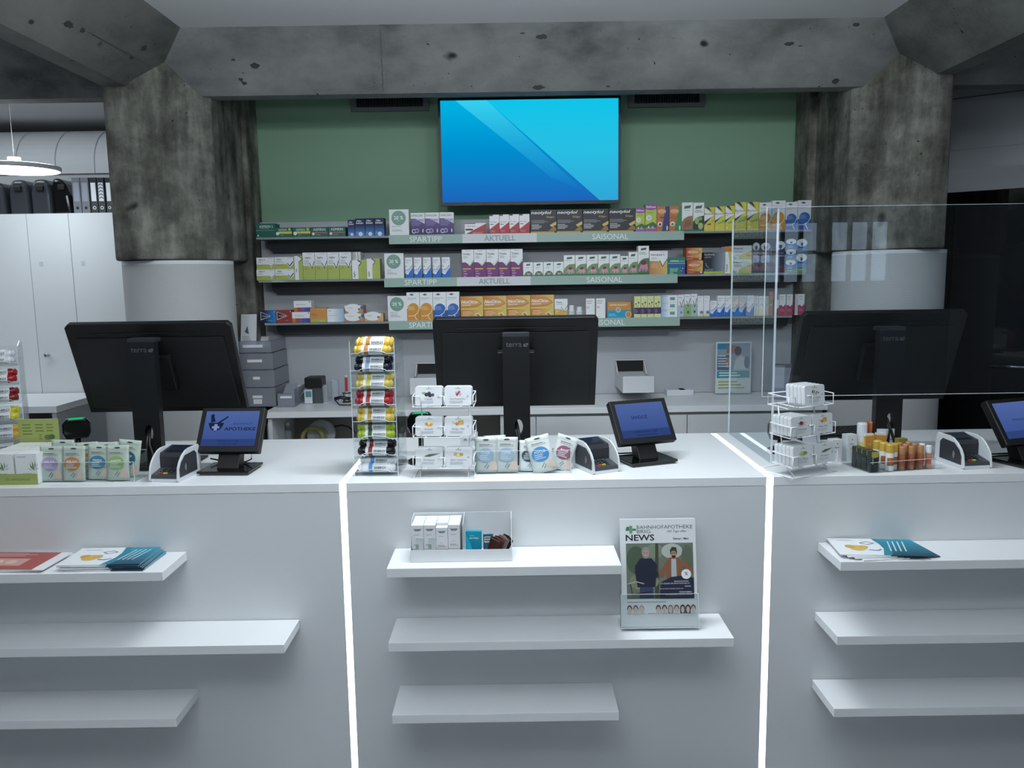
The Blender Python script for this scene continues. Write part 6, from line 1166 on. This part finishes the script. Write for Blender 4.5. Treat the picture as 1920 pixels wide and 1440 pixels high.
put('base', box(-.02, -.02, 0, .02, .02, .006, DG), t); put('ring', box(-.022, -.01, .045, .022, .01, .05, DG), t); put('tube', G().lathe([(.007, .007), (.007, zt_)], mat('d8dce0', .3)).lathe([(.0072, .055), (.0072, zt_-.012)], mat('b04048', .3)), t); put('post', G().tube([(-.016, 0, .005), (-.016, 0, .05)], .003, DG), t)
for k, (px, wd) in enumerate(((610, .06), (570, .05), (1262, .05), (1282, .035))):
    q = PZ(px, 752 if px < 900 else 738, WZ); put('paper_sheet', box(-wd, -.03, 0, wd, .03, .003 if px < 900 else .03, mat('d6dae0', .5)), loc=(q.x, min(q.y, 4.22), WZ+.0003), rot=(0, 0, R(4)), label=['folded paper lying in front of the small black device', 'paper slip lying right of the smoked trays', 'white stack of slips right of the delivery chute', 'smaller stack of slips nearest the poster'][k], cat='paper')
q = PZ(655, 752, WZ); t = thing('barcode_pen', 'dark handset lying on the back worktop beside the candy rack', 'handset', (q.x, 4.05, WZ)); put('handle', G().tube([(-.05, 0, .03), (-.02, 0, .038), (.03, 0, .03)], .009, BLK2), t); put('cord', G().tube([(-.05, 0, .026), (-.02, -.03, .004), (.03, -.04, .004), (.05, -.02, .004)], .003, BLK2), t)
q = PY(1478, 745, 4.0); t = thing('paper_dispenser', 'grey wrapped carton on the back worktop seen through the clear screen', 'carton', (q.x, 4.0, WZ), R(-20)); zz = PY(1478, 690, 4.0).z-WZ
put('carton', box(-.075, 0, 0, .06, .2, zz, mat('8d8e9c', .5)), t, bev=.004); put('plastic_wrap', G().prism([(-.076, zz*.35), (-.02, zz*.35), (-.02, zz+.001), (-.076, zz+.001)], -.001, .1, 1, mat('b4b6c2', .15)), t, bev=.003)
# niche under the worktop
nz = .7405
for i, (px, r, h, c_, lb) in enumerate(((524, .022, .17, 'd8dade', 'tall white bottle in the niche under the back worktop'), (540, .02, .15, '9a9ea4', 'grey bottle in the niche behind the tall white one'), (508, .018, .19, 'b8bcc0', 'slim pale bottle in the niche nearest the customer display'))):
    q = PY(px, 815, 4.05+.04*i); t = thing('supply_bottle', lb, 'bottle', (q.x, 4.05+.04*i, nz)); put('body', G().lathe([(r, 0), (r, h*.7), (r*.5, h*.8), (r*.45, h*.9)], mat(c_, .3)), t); put('cap', G().lathe([(r*.55, h*.9), (r*.55, h)], mat('e8e8e8', .4)), t)
for i, (px, c_, ro, lb) in enumerate(((586, 'b0a860', .045, 'yellow green tape roll standing in the niche under the back worktop'), (602, 'c9ccd0', .05, 'white round container lid in the niche beside the tape roll'))):
    q = PY(px, 818, 4.1+.05*i); zc_ = PY(px, 822-8*i, 4.1+.05*i).z
    t = thing('tape_roll' if i == 0 else 'round_lid', lb, 'tape' if i == 0 else 'lid', (q.x, 4.1+.05*i, nz)); rr = zc_-nz
    put('ring' if i == 0 else 'disc', G().lathe([(rr*.75, 0), (rr, 0), (rr, .03), (rr*.75, .03), (rr*.75, 0)], mat(c_, .4), c=(0, 0, rr), axis=1, cap=False) if i == 0 else G().lathe([(rr, 0), (rr, .025)], mat(c_, .4), c=(0, 0, rr), axis=1).lathe([(rr*.55, -.001), (rr*.55, .0)], mat('a8acb0', .4), c=(0, 0, rr), axis=1), t)
p0 = PY(668, 812, 4.21); p1 = PY(640, 797, 4.21); p2 = PY(618, 806, 4.21)
tag(put('power_cord', G().tube([p0, (p0+p1)/2+Vector((0, 0, .012)), p1, (p1+p2)/2+Vector((0, 0, .006)), p2, p2+Vector((-.01, 0, -.05)), (p2.x-.005, 4.21, .76), (p2.x+.03, 4.21, nz+.0045)], .004, BLK)), 'black power cord looping through the niche under the back worktop', 'cord')
